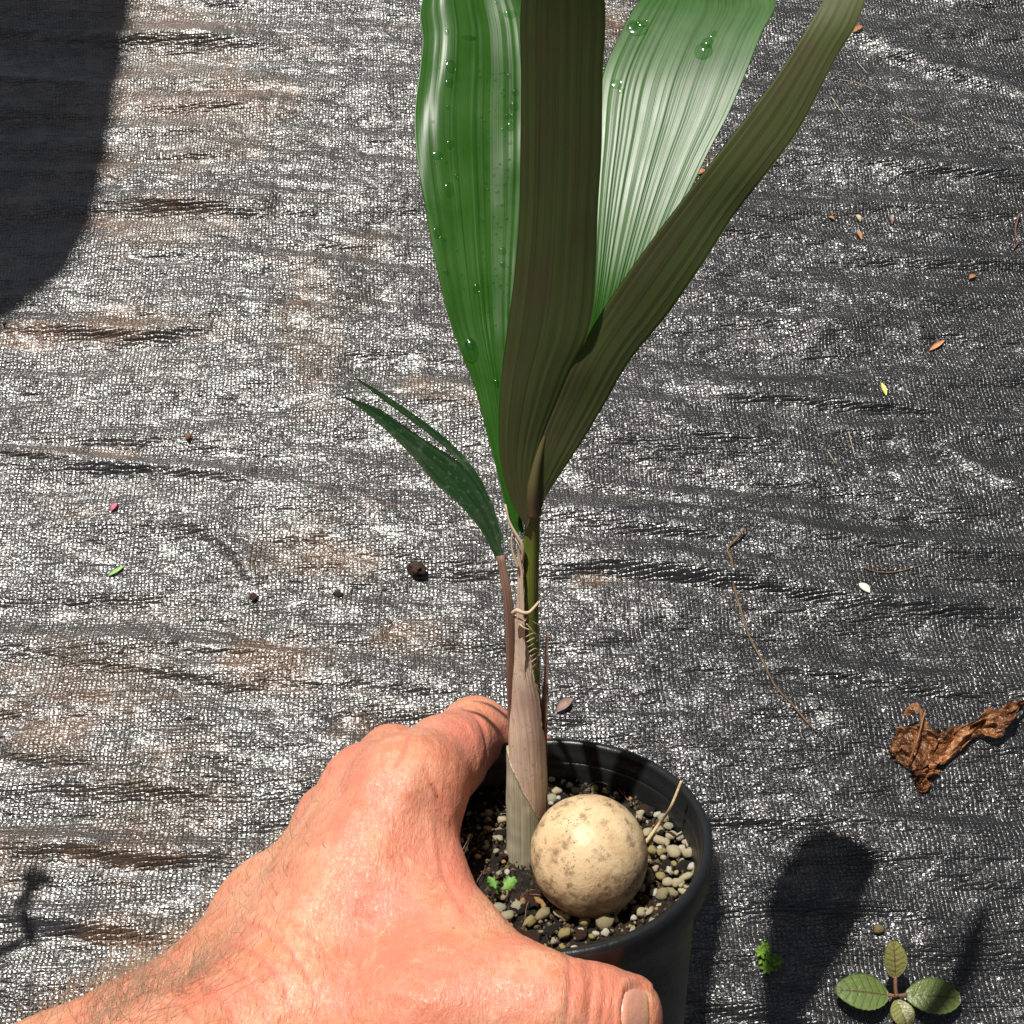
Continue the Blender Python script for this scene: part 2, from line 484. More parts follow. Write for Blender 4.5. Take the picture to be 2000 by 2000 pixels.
def put_pebble(world, size, cn, spin=None, lift=0.35):
    o = bpy.data.objects.new('pebble', random.choice(PEB[cn])); col.objects.link(o); o.parent = soil_root
    o.location = [float(x) for x in (world + POT_N * size * lift - np.array(soil_root.location))]
    o.rotation_mode = 'QUATERNION'
    o.rotation_quaternion = POT_Q @ Quaternion((0, 0, 1), random.uniform(0, 6.28)) @ Quaternion((1, 0, 0), random.uniform(-.5, .5))
    k = random.uniform(.9, 1.1)
    o.scale = (size, size * k, size)
    placed.append((world, size))
TR = [(1515,495,50,'tan'),(1525,610,27,'white'),(1640,620,33,'grey'),(1570,640,40,'grey'),(1455,740,42,'cream'),(1530,790,46,'cream'),(1580,800,36,'cream'),(1625,755,38,'cream'),
 (1685,760,35,'white'),(1720,800,30,'cream'),(1770,830,33,'cream'),(1485,865,38,'yellow'),(1550,870,35,'yellow'),(1640,870,50,'cream'),(1745,880,50,'cream'),(1760,975,30,'white'),
 (1720,1040,35,'cream'),(1600,1075,35,'cream'),(1655,1080,38,'cream'),(1500,1145,30,'white'),(1560,1170,46,'tan'),(1620,1150,40,'tan'),(1410,1120,33,'grey'),(1350,1205,28,'grey'),
 (1425,1190,30,'grey'),(1410,1290,38,'cream'),(1160,1355,62,'tan'),(1235,1330,25,'cream'),(1030,1350,38,'yellow'),(1000,1405,24,'white'),(890,1430,46,'yellow'),(1075,1445,22,'yellow'),
 (860,1300,36,'cream'),(900,1315,30,'cream'),(740,1300,50,'tan'),(650,1345,42,'yellow'),(490,1310,46,'grey'),(440,1255,40,'grey'),(545,1195,40,'white'),(520,1150,36,'tan'),
 (560,1235,34,'grey'),(460,1180,28,'tan'),(715,1205,28,'orange'),(745,1235,22,'orange'),(500,870,26,'cream'),(545,895,30,'yellow'),(800,370,32,'cream'),(880,385,24,'cream'),(925,410,30,'cream'),
 (1015,350,36,'grey'),(1065,300,25,'tan'),(1190,385,34,'tan'),(1165,450,24,'orange'),(1240,465,20,'white'),(835,450,35,'cream'),(805,500,35,'grey'),(845,495,18,'white'),(795,530,20,'white'),
 (1430,490,25,'orange'),(370,600,28,'cream'),(435,605,25,'grey'),(465,650,36,'cream'),(365,640,25,'cream'),(330,605,16,'cream'),(365,705,25,'cream'),(440,715,22,'grey'),(435,775,32,'grey'),
 (235,760,25,'tan'),(350,830,25,'grey'),(310,460,15,'grey'),(440,390,15,'cream'),(1460,1000,34,'tan'),(1480,1050,34,'tan'),(1545,1035,33,'yellow'),(1690,1080,26,'cream'),(1690,850,30,'white'),
 (1600,690,30,'grey'),(1540,730,34,'grey'),(440,1010,22,'grey'),(495,1000,22,'white'),(600,1200,20,'orange'),(520,1365,16,'orange'),(1780,1000,18,'orange'),(1520,1255,14,'orange'),
 (1370,1345,10,'yellow'),(250,420,18,'tan'),(230,600,18,'grey'),(300,700,18,'grey'),(160,520,20,'grey'),(420,860,20,'grey'),(290,900,22,'cream'),(470,930,14,'orange'),(1340,500,16,'orange')]
for x, y, r, cn in TR:
    put_pebble(onpot(850 + x/3.513, 1420 + y/3.513, SOIL_H + 0.001), r / 3.513 / 6.75 / 1000 * 1.10, cn, lift=.45)

for k in range(230):
    t_ = random.gauss(-5, 42) if k < 160 else random.uniform(0, 360)
    r_ = random.uniform(.022, .041); w_ = pot(t_, r_, SOIL_H + .0008)
    sz_ = random.uniform(.0006, .0015) if k < 160 else random.uniform(.0005, .0011)
    if min(np.linalg.norm(w_ - q_) - s_ * .8 for q_, s_ in placed) < sz_ * .55: continue
    put_pebble(w_, sz_, random.choice(['cream', 'cream', 'white', 'grey', 'yellow', 'tan']), lift=.35)
# bark crumbs and fine fibres
m_bark = [simple_mat('bark_dark', (0.010, 0.008, 0.006), (0.035, 0.024, 0.016), 500, 0.6, 0.45, 0.0006), simple_mat('bark_red', (0.03, 0.013, 0.008), (0.09, 0.04, 0.022), 500, 0.6, 0.45, 0.0006)]
BARK = []
for s in range(6):
    me = blob(60 + s, 1.3, .8, .6, .45, 2, False); me.name = 'bark_chip'; me.materials.append(m_bark[s % 3 == 2]); BARK.append(me)
for i in range(130):
    r = 0.0415 * math.sqrt(random.random()); t = random.uniform(0, 360)
    w = pot(t, r, SOIL_H + random.uniform(-.0005, .0014))
    o = bpy.data.objects.new('bark_chip', random.choice(BARK)); col.objects.link(o); o.parent = soil_root
    s = random.choice([.0008, .0011, .0014, .0018, .0022]) * random.uniform(.8, 1.2)
    if i < 6:
        w = onpot(*[(1000, 1822), (1035, 1835), (1080, 1815), (1300, 1690), (1255, 1760), (1270, 1585)][i], SOIL_H + .001); s = .0030 if i < 2 else .002
    o.location = [float(x) for x in w - np.array(soil_root.location)]
    o.rotation_mode = 'QUATERNION'
    o.rotation_quaternion = POT_Q @ Quaternion((0, 0, 1), random.uniform(0, 6.28)) @ Quaternion((1, 0, 0), random.uniform(-.7, .7))
    o.scale = (s, s, s)
parts = []
for i in range(1500):   # grit: tiny crumbs, far too many to count
    r = 0.0425 * math.sqrt(random.random()); t = random.uniform(0, 360)
    w = pot(t, r, SOIL_H + random.uniform(.0, .0018)); s = random.uniform(.0003, .0008)
    vv = np.array([[1, 0, 0], [-1, 0, 0], [0, 1, 0], [0, -1, 0], [0, 0, 1], [0, 0, -1]]) * (s * rng.uniform(.6, 1.4, (6, 1)))
    parts.append((vv + w, [(0, 2, 4), (2, 1, 4), (1, 3, 4), (3, 0, 4), (2, 0, 5), (1, 2, 5), (3, 1, 5), (0, 3, 5)]))
V, Fs = join_vf(parts)
grit = link('grit', mesh('grit', local(soil_root, V), Fs, False), simple_mat('grit', (0.02, 0.014, 0.01), (0.26, 0.19, 0.11), 900, 0.7), soil_root)
grit['kind'] = 'stuff'
parts = []
for i in range(70):
    t = random.uniform(0, 360); r = 0.041 * math.sqrt(random.random()); L = random.uniform(.004, .011); dr = random.uniform(0, 6.28)
    p0 = pot(t, r, SOIL_H + .0016); d = (POT_A*math.cos(dr) + POT_B*math.sin(dr)) * L
    parts.append(tube_vf(spline([p0, p0 + d*.5 + POT_N*random.uniform(.0, .002), p0 + d], 6), .00011, 4))
V, Fs = join_vf(parts)
fib = link('root_fibre', mesh('root_fibre', local(soil_root, V), Fs), simple_mat('root_fibre', (0.14, 0.07, 0.035), (0.30, 0.18, 0.09), 300), soil_root)
fib['kind'] = 'stuff'

# ------------------------------------------------------------------ the big round seed
SEED_R = 0.0168
def seed_center():
    # stands on the soil: its centre is about 0.8 radii above the surface, seen at pixel (1149,1671)
    return onpot(1149, 1671, SOIL_H + SEED_R * 0.80)
SC = seed_center()
m_seed, nt, b = newmat('seed_husk')
v = coords(nt)
big = ramp(nt, tex(nt, 85, 6, 0.62, v, 0.6).outputs[0], 0.40, 0.66)
c0 = mix(nt, big, (0.74, 0.56, 0.33), (0.62, 0.42, 0.235))
sp = nd(nt, 'ShaderNodeSeparateXYZ', {0: v})
low = mth(nt, 'MULTIPLY_ADD', sp.outputs[2], -1.0/0.034, 0.5)      # soil stuck to the buried side
blot = tex(nt, 210, 6, 0.72, v)
stain = ramp(nt, mth(nt, 'MULTIPLY_ADD', low, 0.30, blot.outputs[0]), 0.52, 0.72)
c1 = mix(nt, mth(nt, 'MULTIPLY', stain, 0.75), c0, (0.13, 0.075, 0.04))
f1_ = tex(nt, 1.0, 3, 0.6, scaled(nt, v, (1150, 800, 620)), 1.2)
f2_ = tex(nt, 120, 3, 0.6, v)
fleck = ramp(nt, mth(nt, 'ADD', f1_.outputs[0], mth(nt, 'MULTIPLY_ADD', f2_.outputs[0], 0.30, mth(nt, 'MULTIPLY', low, 0.10))), 0.80, 0.86)
c2 = mix(nt, mth(nt, 'MULTIPLY', fleck, 0.80), c1, (0.10, 0.06, 0.035))
nt.links.new(c2, b.inputs['Base Color'])
nt.links.new(mth(nt, 'MULTIPLY_ADD', big, 0.15, 0.36), b.inputs['Roughness'])
b.inputs['Specular IOR Level'].default_value = 0.5
hh = mth(nt, 'ADD', tex(nt, 260, 6, 0.7, v).outputs[0], mth(nt, 'MULTIPLY', fleck, -0.4))
nt.links.new(bump(nt, hh, 0.0005, 0.8), b.inputs['Normal'])
bm = bmesh.new(); bmesh.ops.create_icosphere(bm, subdivisions=5, radius=SEED_R)
for vv in bm.verts:
    vv.co = Vector((vv.co.x * 0.985, vv.co.y * 1.0, vv.co.z * 1.03)) * (1 + 0.03 * mnoise.noise(vv.co * 45) + 0.014 * mnoise.noise(vv.co * 110) + 0.004 * mnoise.noise(vv.co * 320))
me = bpy.data.meshes.new('seed'); bm.to_mesh(me); bm.free(); me.polygons.foreach_set('use_smooth', [True] * len(me.polygons))
seed = link('seed', me, m_seed); seed.location = SC.tolist()
tag(seed, 'large round tan palm seed with brown flecks resting on the potting soil', 'seed')
# little dry scars on the husk
for k, (px, py) in enumerate([(1216, 1565), (1246, 1600)]):
    d = P(px, py, 0.39) - SC; d /= np.linalg.norm(d)
    base = SC + d * SEED_R * 1.0
    V, Fs = tube_vf([base - d*.001, base + d*.0005, base + d*.0014], [.0011, .0008, .0002], 6)
    link('husk_scar', mesh('husk_scar', np.asarray(V) - SC, Fs), m_seed, seed)

# ------------------------------------------------------------------ the palm seedling
base_pt = onpot(1026, 1690, SOIL_H)
palm = empty('palm_seedling', base_pt)
tag(palm, 'young palm with pleated forked green leaves growing in the black pot', 'palm')

def fibre_mat(name, c1, c2, c3=None, su=70.0, sv=3.0, rough=0.55, spec=0.4, bd=0.0003, trans=0.0, tcol=(0.2, 0.5, 0.03), blotch=None, veins=None):
    """plant tissue: fine lines running along the piece (attributes u across, v along, in metres)"""
    m, nt, b = newmat(name)
    uv = nd(nt, 'ShaderNodeCombineXYZ', {0: attr(nt, 'u').outputs['Fac'], 1: attr(nt, 'v').outputs['Fac'], 2: 0.0}).outputs[0]
    ln = tex(nt, 1.0, 4, 0.6, scaled(nt, uv, (su * 100, sv * 10, 1)))
    ln2 = tex(nt, 1.0, 3, 0.6, scaled(nt, uv, (su * 24, sv * 6, 1)))
    big = tex(nt, 60, 4, 0.6, coords(nt))
    c = mix(nt, ramp(nt, ln.outputs[0], 0.38, 0.62), c1, c2)
    if c3 is not None: c = mix(nt, mth(nt, 'MULTIPLY', ramp(nt, mth(nt, 'MULTIPLY_ADD', ln2.outputs[0], 0.6, mth(nt, 'MULTIPLY', big.outputs[0], 0.5)), 0.50, 0.66), 0.75), c, c3)
    if veins is not None:
        vn = tex(nt, 1.0, 2, 0.5, scaled(nt, uv, (1500, 6, 1)))
        c = mix(nt, mth(nt, 'MULTIPLY', ramp(nt, vn.outputs[0], 0.60, 0.68), 0.7), c, veins)
    if blotch is not None:
        sp_ = tex(nt, 700, 3, 0.6, coords(nt))
        c = mix(nt, mth(nt, 'MULTIPLY', ramp(nt, sp_.outputs[0], 0.56, 0.66), 0.6), c, blotch)
    nt.links.new(c, b.inputs['Base Color'])
    nt.links.new(mth(nt, 'MULTIPLY_ADD', big.outputs[0], 0.16, rough - 0.08), b.inputs['Roughness'])
    b.inputs['Specular IOR Level'].default_value = spec
    hsum = mth(nt, 'ADD', ln.outputs[0], mth(nt, 'MULTIPLY', ln2.outputs[0], 1.6))
    nrm = bump(nt, hsum, bd, 0.8)
    nt.links.new(nrm, b.inputs['Normal'])
    if trans:
        tb = nd(nt, 'ShaderNodeBsdfTranslucent', {'Color': (*tcol, 1), 'Normal': nrm})
        mx = nd(nt, 'ShaderNodeMixShader', {0: trans, 1: b.outputs[0], 2: tb.outputs[0]})
        nt.links.new(mx.outputs[0], nt.nodes['Material Output'].inputs['Surface'])
    return m

m_top = fibre_mat('leaf_upper', (0.018, 0.088, 0.006), (0.032, 0.130, 0.010), (0.050, 0.16, 0.022), 26, 0.5, 0.37, 0.50, 0.00006, 0.28, (0.26, 0.60, 0.015), veins=(0.012, 0.050, 0.005))
m_under = fibre_mat('leaf_underside', (0.118, 0.128, 0.052), (0.140, 0.158, 0.062), (0.130, 0.092, 0.060), 26, 0.5, 0.55, 0.28, 0.00007, 0.42, (0.48, 0.60, 0.06), veins=(0.055, 0.046, 0.026))
m_old = fibre_mat('leaf_old', (0.010, 0.040, 0.012), (0.018, 0.062, 0.018), (0.06, 0.09, 0.045), 30, 1.2, 0.42, 0.5, 0.00012, 0.12, (0.25, 0.5, 0.05), (0.10, 0.14, 0.09))
m_oldu = fibre_mat('leaf_old_underside', (0.10, 0.11, 0.04), (0.20, 0.19, 0.08), None, 30, 1.2, 0.5, 0.4, 0.00012, 0.2, (0.3, 0.4, 0.05))
m_rachis = fibre_mat('rachis', (0.11, 0.10, 0.04), (0.14, 0.125, 0.045), (0.12, 0.085, 0.04), 40, 1.0, 0.42, 0.45, 0.0001)
m_core = fibre_mat('petiole_green', (0.14, 0.18, 0.02), (0.20, 0.23, 0.03), (0.10, 0.12, 0.02), 30, 1.0, 0.38, 0.5, 0.0001)
m_tan = fibre_mat('sheath_tan', (0.67, 0.50, 0.37), (0.81, 0.67, 0.53), (0.56, 0.37, 0.30), 34, 2.2, 0.6, 0.35, 0.0004, blotch=(0.50, 0.36, 0.24))
m_grey = fibre_mat('sheath_greygreen', (0.46, 0.42, 0.29), (0.64, 0.56, 0.43), (0.26, 0.30, 0.12), 40, 1.0, 0.6, 0.35, 0.0003)
m_purple = fibre_mat('petiole_purple', (0.20, 0.11, 0.08), (0.32, 0.21, 0.15), (0.15, 0.065, 0.055), 40, 1.2, 0.5, 0.4, 0.0002)
m_straw = fibre_mat('dry_fibre', (0.52, 0.40, 0.26), (0.66, 0.54, 0.38), None, 40, 1.6, 0.6, 0.35, 0.0001)

GRID = {}
def leaf(name, L, R, mats, rows=150, cols=48, pleats=9, amp=.0004, fold=None, thick=.0005, ripple=0.0, curl=None, seedn=1, parent=None):
    l = spline([P(*p) for p in L], rows); r = spline([P(*p) for p in R], rows)
    s = np.linspace(0, 1, rows)[:, None]; t = np.linspace(0, 1, cols)[None, :]
    base = l[:, None] * (1 - t[..., None]) + r[:, None] * t[..., None]
    wid = np.linalg.norm(r - l, axis=1)
    tan = np.gradient(base[:, cols // 2], axis=0)
    nr = np.cross(tan, r - l); nr /= np.linalg.norm(nr, axis=1)[:, None] + 1e-12
    vw = CAM - base[:, cols // 2]
    nr *= np.sign((nr * vw).sum(1))[:, None]
    # smooth the row normals
    for _ in range(12):
        nr[1:-1] = (nr[:-2] + nr[1:-1] * 2 + nr[2:]); nr /= np.linalg.norm(nr, axis=1)[:, None]
    wob = 0.004 * np.sin(s * 5 + seedn) + 0.006 * fbm(s * 3 + seedn * 3.1, t * 2 + 1, 2)
    tw = t + 0.05 * (t * (1 - t) * 4) * vnoise(t * 5.3 + seedn * 2.7, t * 0 + seedn)
    ph = (tw + wob * (t * (1 - t) * 4)) * pleats
    tri = 2 * np.abs(ph - np.floor(ph) - 0.5)
    irr = 0.15 + 1.3 * np.abs(np.sin(np.floor(ph) * 7.3 + seedn)) ** 1.5
    edge = np.minimum(1, np.minimum(t, 1 - t) * 14) * np.minimum(1, wid[:, None] / 0.010)
    disp = amp * (tri - 0.5) * irr * edge
    if fold is not None: disp = disp - fold(s, t) * wid[:, None]
    if curl is not None: disp = disp - curl(s, t)
    disp = disp + ripple * fbm(s * 7 + seedn, t * 2.2, 2) * edge
    V = base + disp[..., None] * nr[:, None]
    dv = np.gradient(V, axis=0); du = np.gradient(V, axis=1)
    nn = np.cross(dv, du); nn /= np.linalg.norm(nn, axis=2)[..., None] + 1e-12
    nn *= np.sign((nn * nr[:, None]).sum(2))[..., None] + 1e-9
    th = thick * (0.35 + 0.65 * np.minimum(1, np.minimum(t, 1 - t) * 20))[..., None] * np.ones_like(V[..., :1])
    front = V + nn * th / 2; back = V - nn * th / 2
    allv = np.concatenate([front.reshape(-1, 3), back.reshape(-1, 3)])
    N = rows * cols; i = np.arange(N).reshape(rows, cols)
    qf = np.stack([i[:-1, :-1], i[:-1, 1:], i[1:, 1:], i[1:, :-1]], -1).reshape(-1, 4)
    p0 = front.reshape(-1, 3)
    # make the front faces look at the viewer
    e = np.cross(p0[qf[:, 1]] - p0[qf[:, 0]], p0[qf[:, 2]] - p0[qf[:, 0]])
    if ((e * (CAM - p0[qf[:, 0]])).sum()) < 0: qf = qf[:, ::-1]
    qb = qf[:, ::-1] + N
    bo = np.concatenate([i[0, :], i[1:, -1], i[-1, -2::-1], i[-2:0:-1, 0]])
    rim = np.stack([bo, np.roll(bo, -1), np.roll(bo, -1) + N, bo + N], -1)
    Fs = np.concatenate([qf, qb, rim]); mi = np.r_[np.zeros(len(qf)), np.ones(len(qb)), np.ones(len(rim))].astype(np.int32)
    par = parent or palm
    me = mesh(name, local(par, allv), Fs, True, mi)
    arc = np.r_[0, np.cumsum(np.linalg.norm(np.diff(V[:, cols // 2], axis=0), axis=1))]
    uu = (t - .5) * np.maximum(wid.max() * 0.75, .004) + 0 * s; vv_ = arc[:, None] + 0 * t
    fattr(me, 'u', np.r_[uu.ravel(), uu.ravel() + .3]); fattr(me, 'v', np.r_[vv_.ravel(), vv_.ravel() + .3])
    o = link(name, me, mats, par)
    GRID[o.name] = (front, nn, o)
    return o

# the taller leaf, seen from below: two lobes
near_b_L = [(1029, 1032, 0.3485), (1009, 999, 0.347), (985, 938, 0.3435), (975, 871, 0.3395), (975, 804, 0.3355), (983, 703, 0.33), (992, 635, 0.326), (1005, 535, 0.3205), (1015, 400, 0.313), (1016, 310, 0.308), (1018, 155, 0.2995), (1019, 0, 0.291), (1030, -60, 0.2875), (1070, -110, 0.285)]
near_b_R = [(1040, 1000, 0.347), (1037, 955, 0.3445), (1046, 900, 0.3415), (1059, 854, 0.339), (1086, 787, 0.335), (1113, 723, 0.331), (1147, 656, 0.327), (1159, 600, 0.324), (1164, 520, 0.3195), (1168, 400, 0.3125), (1174, 310, 0.3075), (1177, 155, 0.299), (1181, 0, 0.2905), (1172, -60, 0.287), (1120, -110, 0.285)]
leaf_b = leaf('leaf_lobe', near_b_L, near_b_R, [m_under, m_top], 160, 64, 6, .00011, lambda s, t: -0.03 * (4*t*(1-t)), seedn=2)
leaf_b['label'] = 'upright lobe showing its brownish olive underside'
near_c_L = near_b_R[:6] + [(1157,639,.328),(1235,521,.322),(1335,387,.316),(1403,299,.313),(1470,212,.311),(1510,158,.310),(1571,64,.309),(1608,0,.310),(1685,-130,.314),(1760,-250,.322),(1840,-345,.332)]
near_c_R = [(1056,1000,.347),(1062,980,.346),(1069,965,.3455),(1086,938,.344),(1120,888,.341),(1170,807,.337),(1231,703,.332),(1302,616,.327),(1369,521,.322),(1436,417,.318),(1504,330,.314),(1561,252,.312),(1605,168,.310),(1638,104,.309),(1672,50,.3075),(1692,0,.307),(1765,-130,.310),(1830,-250,.319),(1852,-338,.331)]
leaf_c = leaf('leaf_lobe', near_c_L, near_c_R, [m_under, m_top], 180, 56, 5, .00011, lambda s, t: -0.015 * (4*t*(1-t)), seedn=5)
leaf_c['label'] = 'slanting lobe showing its olive underside'
# the leaf behind, seen from above
far_a_L = [(1008,1046,.352),(995,1016,.352),(975,938,.352),(951,847,.352),(924,747,.352),(901,689,.352),(877,622,.353),(850,511,.354),(829,400,.356),(820,342,.357),(812,260,.359),(813,200,.361),(824,120,.363),(830,60,.365),(826,0,.367),(840,-40,.369),(890,-70,.372)]
far_a_R = [(1022,1040,.353),(1018,1000,.353),(1004,900,.353),(1002,800,.353),(1008,700,.354),(1022,550,.358),(1037,400,.362),(1045,250,.366),(1040,100,.37),(1020,0,.374),(1000,-40,.375),(940,-70,.375)]
leaf_a = leaf('leaf_lobe', far_a_L, far_a_R, [m_top, m_under], 170, 96, 10, .00012,
              lambda s, t: 0.05 * np.where(t < .62, t / .62, (1 - t) / .38) ** 1.4, seedn=3, ripple=.0006,
              curl=lambda s, t: .0045 * np.clip((s - .55) / .25, 0, 1) * np.clip((.24 - t) / .24, 0, 1) ** 1.5)
leaf_a['label'] = 'glossy green upper side beaded with water drops'
far_d_L = [(1050,980,.350),(1090,860,.3485),(1125,740,.347),(1150,600,.3455),(1158,450,.350),(1165,300,.357),(1181,135,.3655),(1211,67,.370),(1251,0,.375),(1290,-30,.378),(1350,-52,.379)]
far_d_R = [(1054,978,.350),(1120,850,.3485),(1190,720,.3465),(1262,560,.3455),(1352,363,.350),(1386,293,.352),(1420,229,.3543),(1460,135,.3585),(1487,67,.3625),(1514,0,.3675),(1480,-30,.372),(1400,-52,.377)]
leaf_d = leaf('leaf_lobe', far_d_L, far_d_R, [m_top, m_under], 170, 140, 19, .00011, lambda s, t: 0.03 * (4*t*(1-t)), seedn=8)
leaf_d['label'] = 'glossy pleated green upper side with a white sun sheen'
# the small oldest leaf
old1 = leaf('leaf_lobe', [(970,1095,.358),(940,1037,.356),(904,993,.354),(853,946,.352),(806,892,.35),(759,845,.348),(708,801,.347),(672,776,.346)],
     [(986,1095,.358),(964,1009,.358),(938,956,.357),(902,908,.356),(847,870,.354),(794,836,.351),(740,798,.348),(674,775,.346)], [m_old, m_oldu], 90, 26, 5, .0004, lambda s, t: 0.06 * (4*t*(1-t)), .0004, seedn=4)
old1['label'] = 'small dark green speckled lobe with a yellow tip'
old2 = leaf('leaf_lobe', [(975,1060,.359),(945,975,.360),(915,925,.360),(875,880,.36),(825,838,.358),(755,786,.355),(692,737,.352)],
     [(986,1060,.359),(957,975,.361),(932,925,.361),(888,872,.361),(835,828,.359),(762,778,.356),(693,736,.352)], [m_old, m_oldu], 80, 12, 2, .0002, None, .0006, seedn=6)
old2['label'] = 'narrow lobe folded edge-on with a dry tip'

def wrap(name, cen, rad_px, a0, a1, mat, rows=70, seg=28, thick=.0005, jag=0.0):
    """part of a tube round a stem: cen pixel points (x,y,d), rad in px, angles given as functions of s (0 right, 90 viewer, 180 left)"""
    c = spline([P(*p) for p in cen], rows)
    dd = (c - CAM) @ FW
    rp = np.interp(np.linspace(0, 1, rows), np.linspace(0, 1, len(rad_px)), rad_px) * dd / F_PX
    t = np.gradient(c, axis=0); t /= np.linalg.norm(t, axis=1)[:, None]
    side = RT[None] - t * (t @ RT)[:, None]; side /= np.linalg.norm(side, axis=1)[:, None]
    fr = np.cross(side, t); fr *= np.sign(((CAM - c) * fr).sum(1))[:, None]
    s = np.linspace(0, 1, rows)
    A0 = np.array([a0(x) for x in s]) + jag * fbm(s * 30, s * 3 + 5, 3); A1 = np.array([a1(x) for x in s])
    k = np.linspace(0, 1, seg)[None]
    th = np.radians(A0[:, None] * (1 - k) + A1[:, None] * k)
    dirv = np.cos(th)[..., None] * side[:, None] + np.sin(th)[..., None] * fr[:, None]
    rr = rp[:, None, None] * (1 + 0.03 * fbm(s[:, None] * 9, th * 1.5 + 3, 2))[..., None]
    out = c[:, None] + dirv * rr; inn = c[:, None] + dirv * (rr - thick)
    N = rows * seg; i = np.arange(N).reshape(rows, seg)
    qf = np.stack([i[:-1, :-1], i[:-1, 1:], i[1:, 1:], i[1:, :-1]], -1).reshape(-1, 4)
    bo = np.concatenate([i[0, :], i[1:, -1], i[-1, -2::-1], i[-2:0:-1, 0]])
    rim = np.stack([bo, np.roll(bo, -1), np.roll(bo, -1) + N, bo + N], -1)
    me = mesh(name, local(palm, np.concatenate([out.reshape(-1, 3), inn.reshape(-1, 3)])), np.concatenate([qf, qf[:, ::-1] + N, rim]))
    arc = np.r_[0, np.cumsum(np.linalg.norm(np.diff(c, axis=0), axis=1))]
    uu = th * rp[:, None]; vv_ = arc[:, None] + 0 * th
    fattr(me, 'u', np.r_[uu.ravel(), uu.ravel()]); fattr(me, 'v', np.r_[vv_.ravel(), vv_.ravel()])
    return link(name, me, mat, palm)

def lin(*pairs):
    xs = [p[0] for p in pairs]; ys = [p[1] for p in pairs]
    return lambda x: float(np.interp(x, xs, ys))

CORE = [(1028,1740,.4035),(1030,1600,.3925),(1030,1450,.3805),(1031,1300,.3695),(1034,1150,.359),(1039,1040,.352),(1042,975,.347)]
full0, full1 = (lambda x: 0.0), (lambda x: 360.0)
wrap('petiole', CORE, [34, 33, 32, 27, 21, 17, 14], full0, full1, m_core, 80, 40)
# rachis of the taller leaf, running up between its two lobes
V, Fs = tube_vf(spline([P(1043,1005,.3485), P(1042,960,.3445), P(1050,905,.3415), P(1062,858,.3395), P(1080,810,.337)], 40), np.interp(np.linspace(0,1,40), [0,.25,.6,1], [.0021,.0017,.0010,.0002]), 12)
me = mesh('rachis', local(palm, V), Fs); fattr(me, 'u', np.tile(np.arange(12)*.0008, 40)); fattr(me, 'v', np.repeat(np.arange(40)*.0012, 12))
link('rachis', me, m_rachis, palm)
# main tan sheath, open on its right side
T = lambda y: (1740 - y) / (1740 - 1195)
SH2 = [(1028,1740,.403),(1030,1600,.392),(1030,1450,.380),(1027,1340,.372),(1021,1260,.3665),(1014,1195,.3625)]
wrap('leaf_sheath', SH2, [38, 38.5, 39, 36, 29, 17], lin((0,-20),(T(1500),-12),(T(1440),12),(T(1380),35),(T(1300),52),(T(1230),66),(1,95)), lin((0,300),(.7,280),(1,230)), m_tan, 90, 36, jag=9)
# upper strip of dry sheath beside the green petiole
SH3 = [(1031,1400,.3760),(1033,1210,.3622),(1034,1120,.356),(1033,1060,.352)]
wrap('leaf_sheath', SH3, [22, 28, 24.5, 22], lin((0,95),(.6,112),(.85,125),(1,150)), lin((0,240),(.7,230),(1,185)), m_tan, 60, 16, jag=6)
# short outer sheath at the foot with a pale tip
T1 = lambda y: (1740 - y) / (1740 - 1462)
SH1 = [(1027,1745,.4035),(1030,1640,.3945),(1030,1540,.387),(1030,1462,.381)]
wrap('leaf_sheath', SH1, [40, 41, 41.5, 41], lin((0,-40),(T1(1640),-5),(T1(1600),30),(T1(1550),78),(T1(1500),120),(1,168)), lin((0,215),(.8,212),(1,195)), m_grey, 70, 30, thick=.0007, jag=4)
# narrow sheath sliver on the right
T4 = lambda y: (1650 - y) / (1650 - 1236)
SH4 = [(1030,1650,.395),(1030,1500,.384),(1032,1380,.375),(1034,1300,.3695),(1036,1236,.365)]
wrap('leaf_sheath', SH4, [38, 39, 38, 37.5, 35], lin((0,-60),(.6,-45),(1,-12)), lin((0,20),(.5,12),(.85,8),(1,-4)), m_purple, 60, 12, thick=.0006)
# petiole of the old leaf along the left side
pc = spline([P(1012,1600,.391), P(1004,1480,.3830), P(1001,1380,.3745), P(998,1290,.3670), P(996,1214,.3618), P(989,1150,.3585), P(977,1085,.3578)], 50)
V, Fs = tube_vf(pc, np.interp(np.linspace(0, 1, 50), [0, .25, .5, .8, 1], [.0006, .0013, .0015, .00135, .0012]), 14)
me = mesh('petiole', local(palm, V), Fs); fattr(me, 'u', np.tile(np.arange(14)*.0007, 50)); fattr(me, 'v', np.repeat(np.arange(50)*.0012, 14))
link('petiole', me, m_purple, palm)
def strands(name, items, mat, r=.00012):
    parts = []
    for pts, rr in items:
        n_ = 14; parts.append(tube_vf(spline([P(*p) for p in pts], n_), np.linspace(rr, rr * .5, n_), 5))
    V, Fs = join_vf(parts); me = mesh(name, local(palm, V), Fs)
    fattr(me, 'u', rng.random(len(V)) * .004); fattr(me, 'v', rng.random(len(V)) * .05)
    return link(name, me, mat, palm)
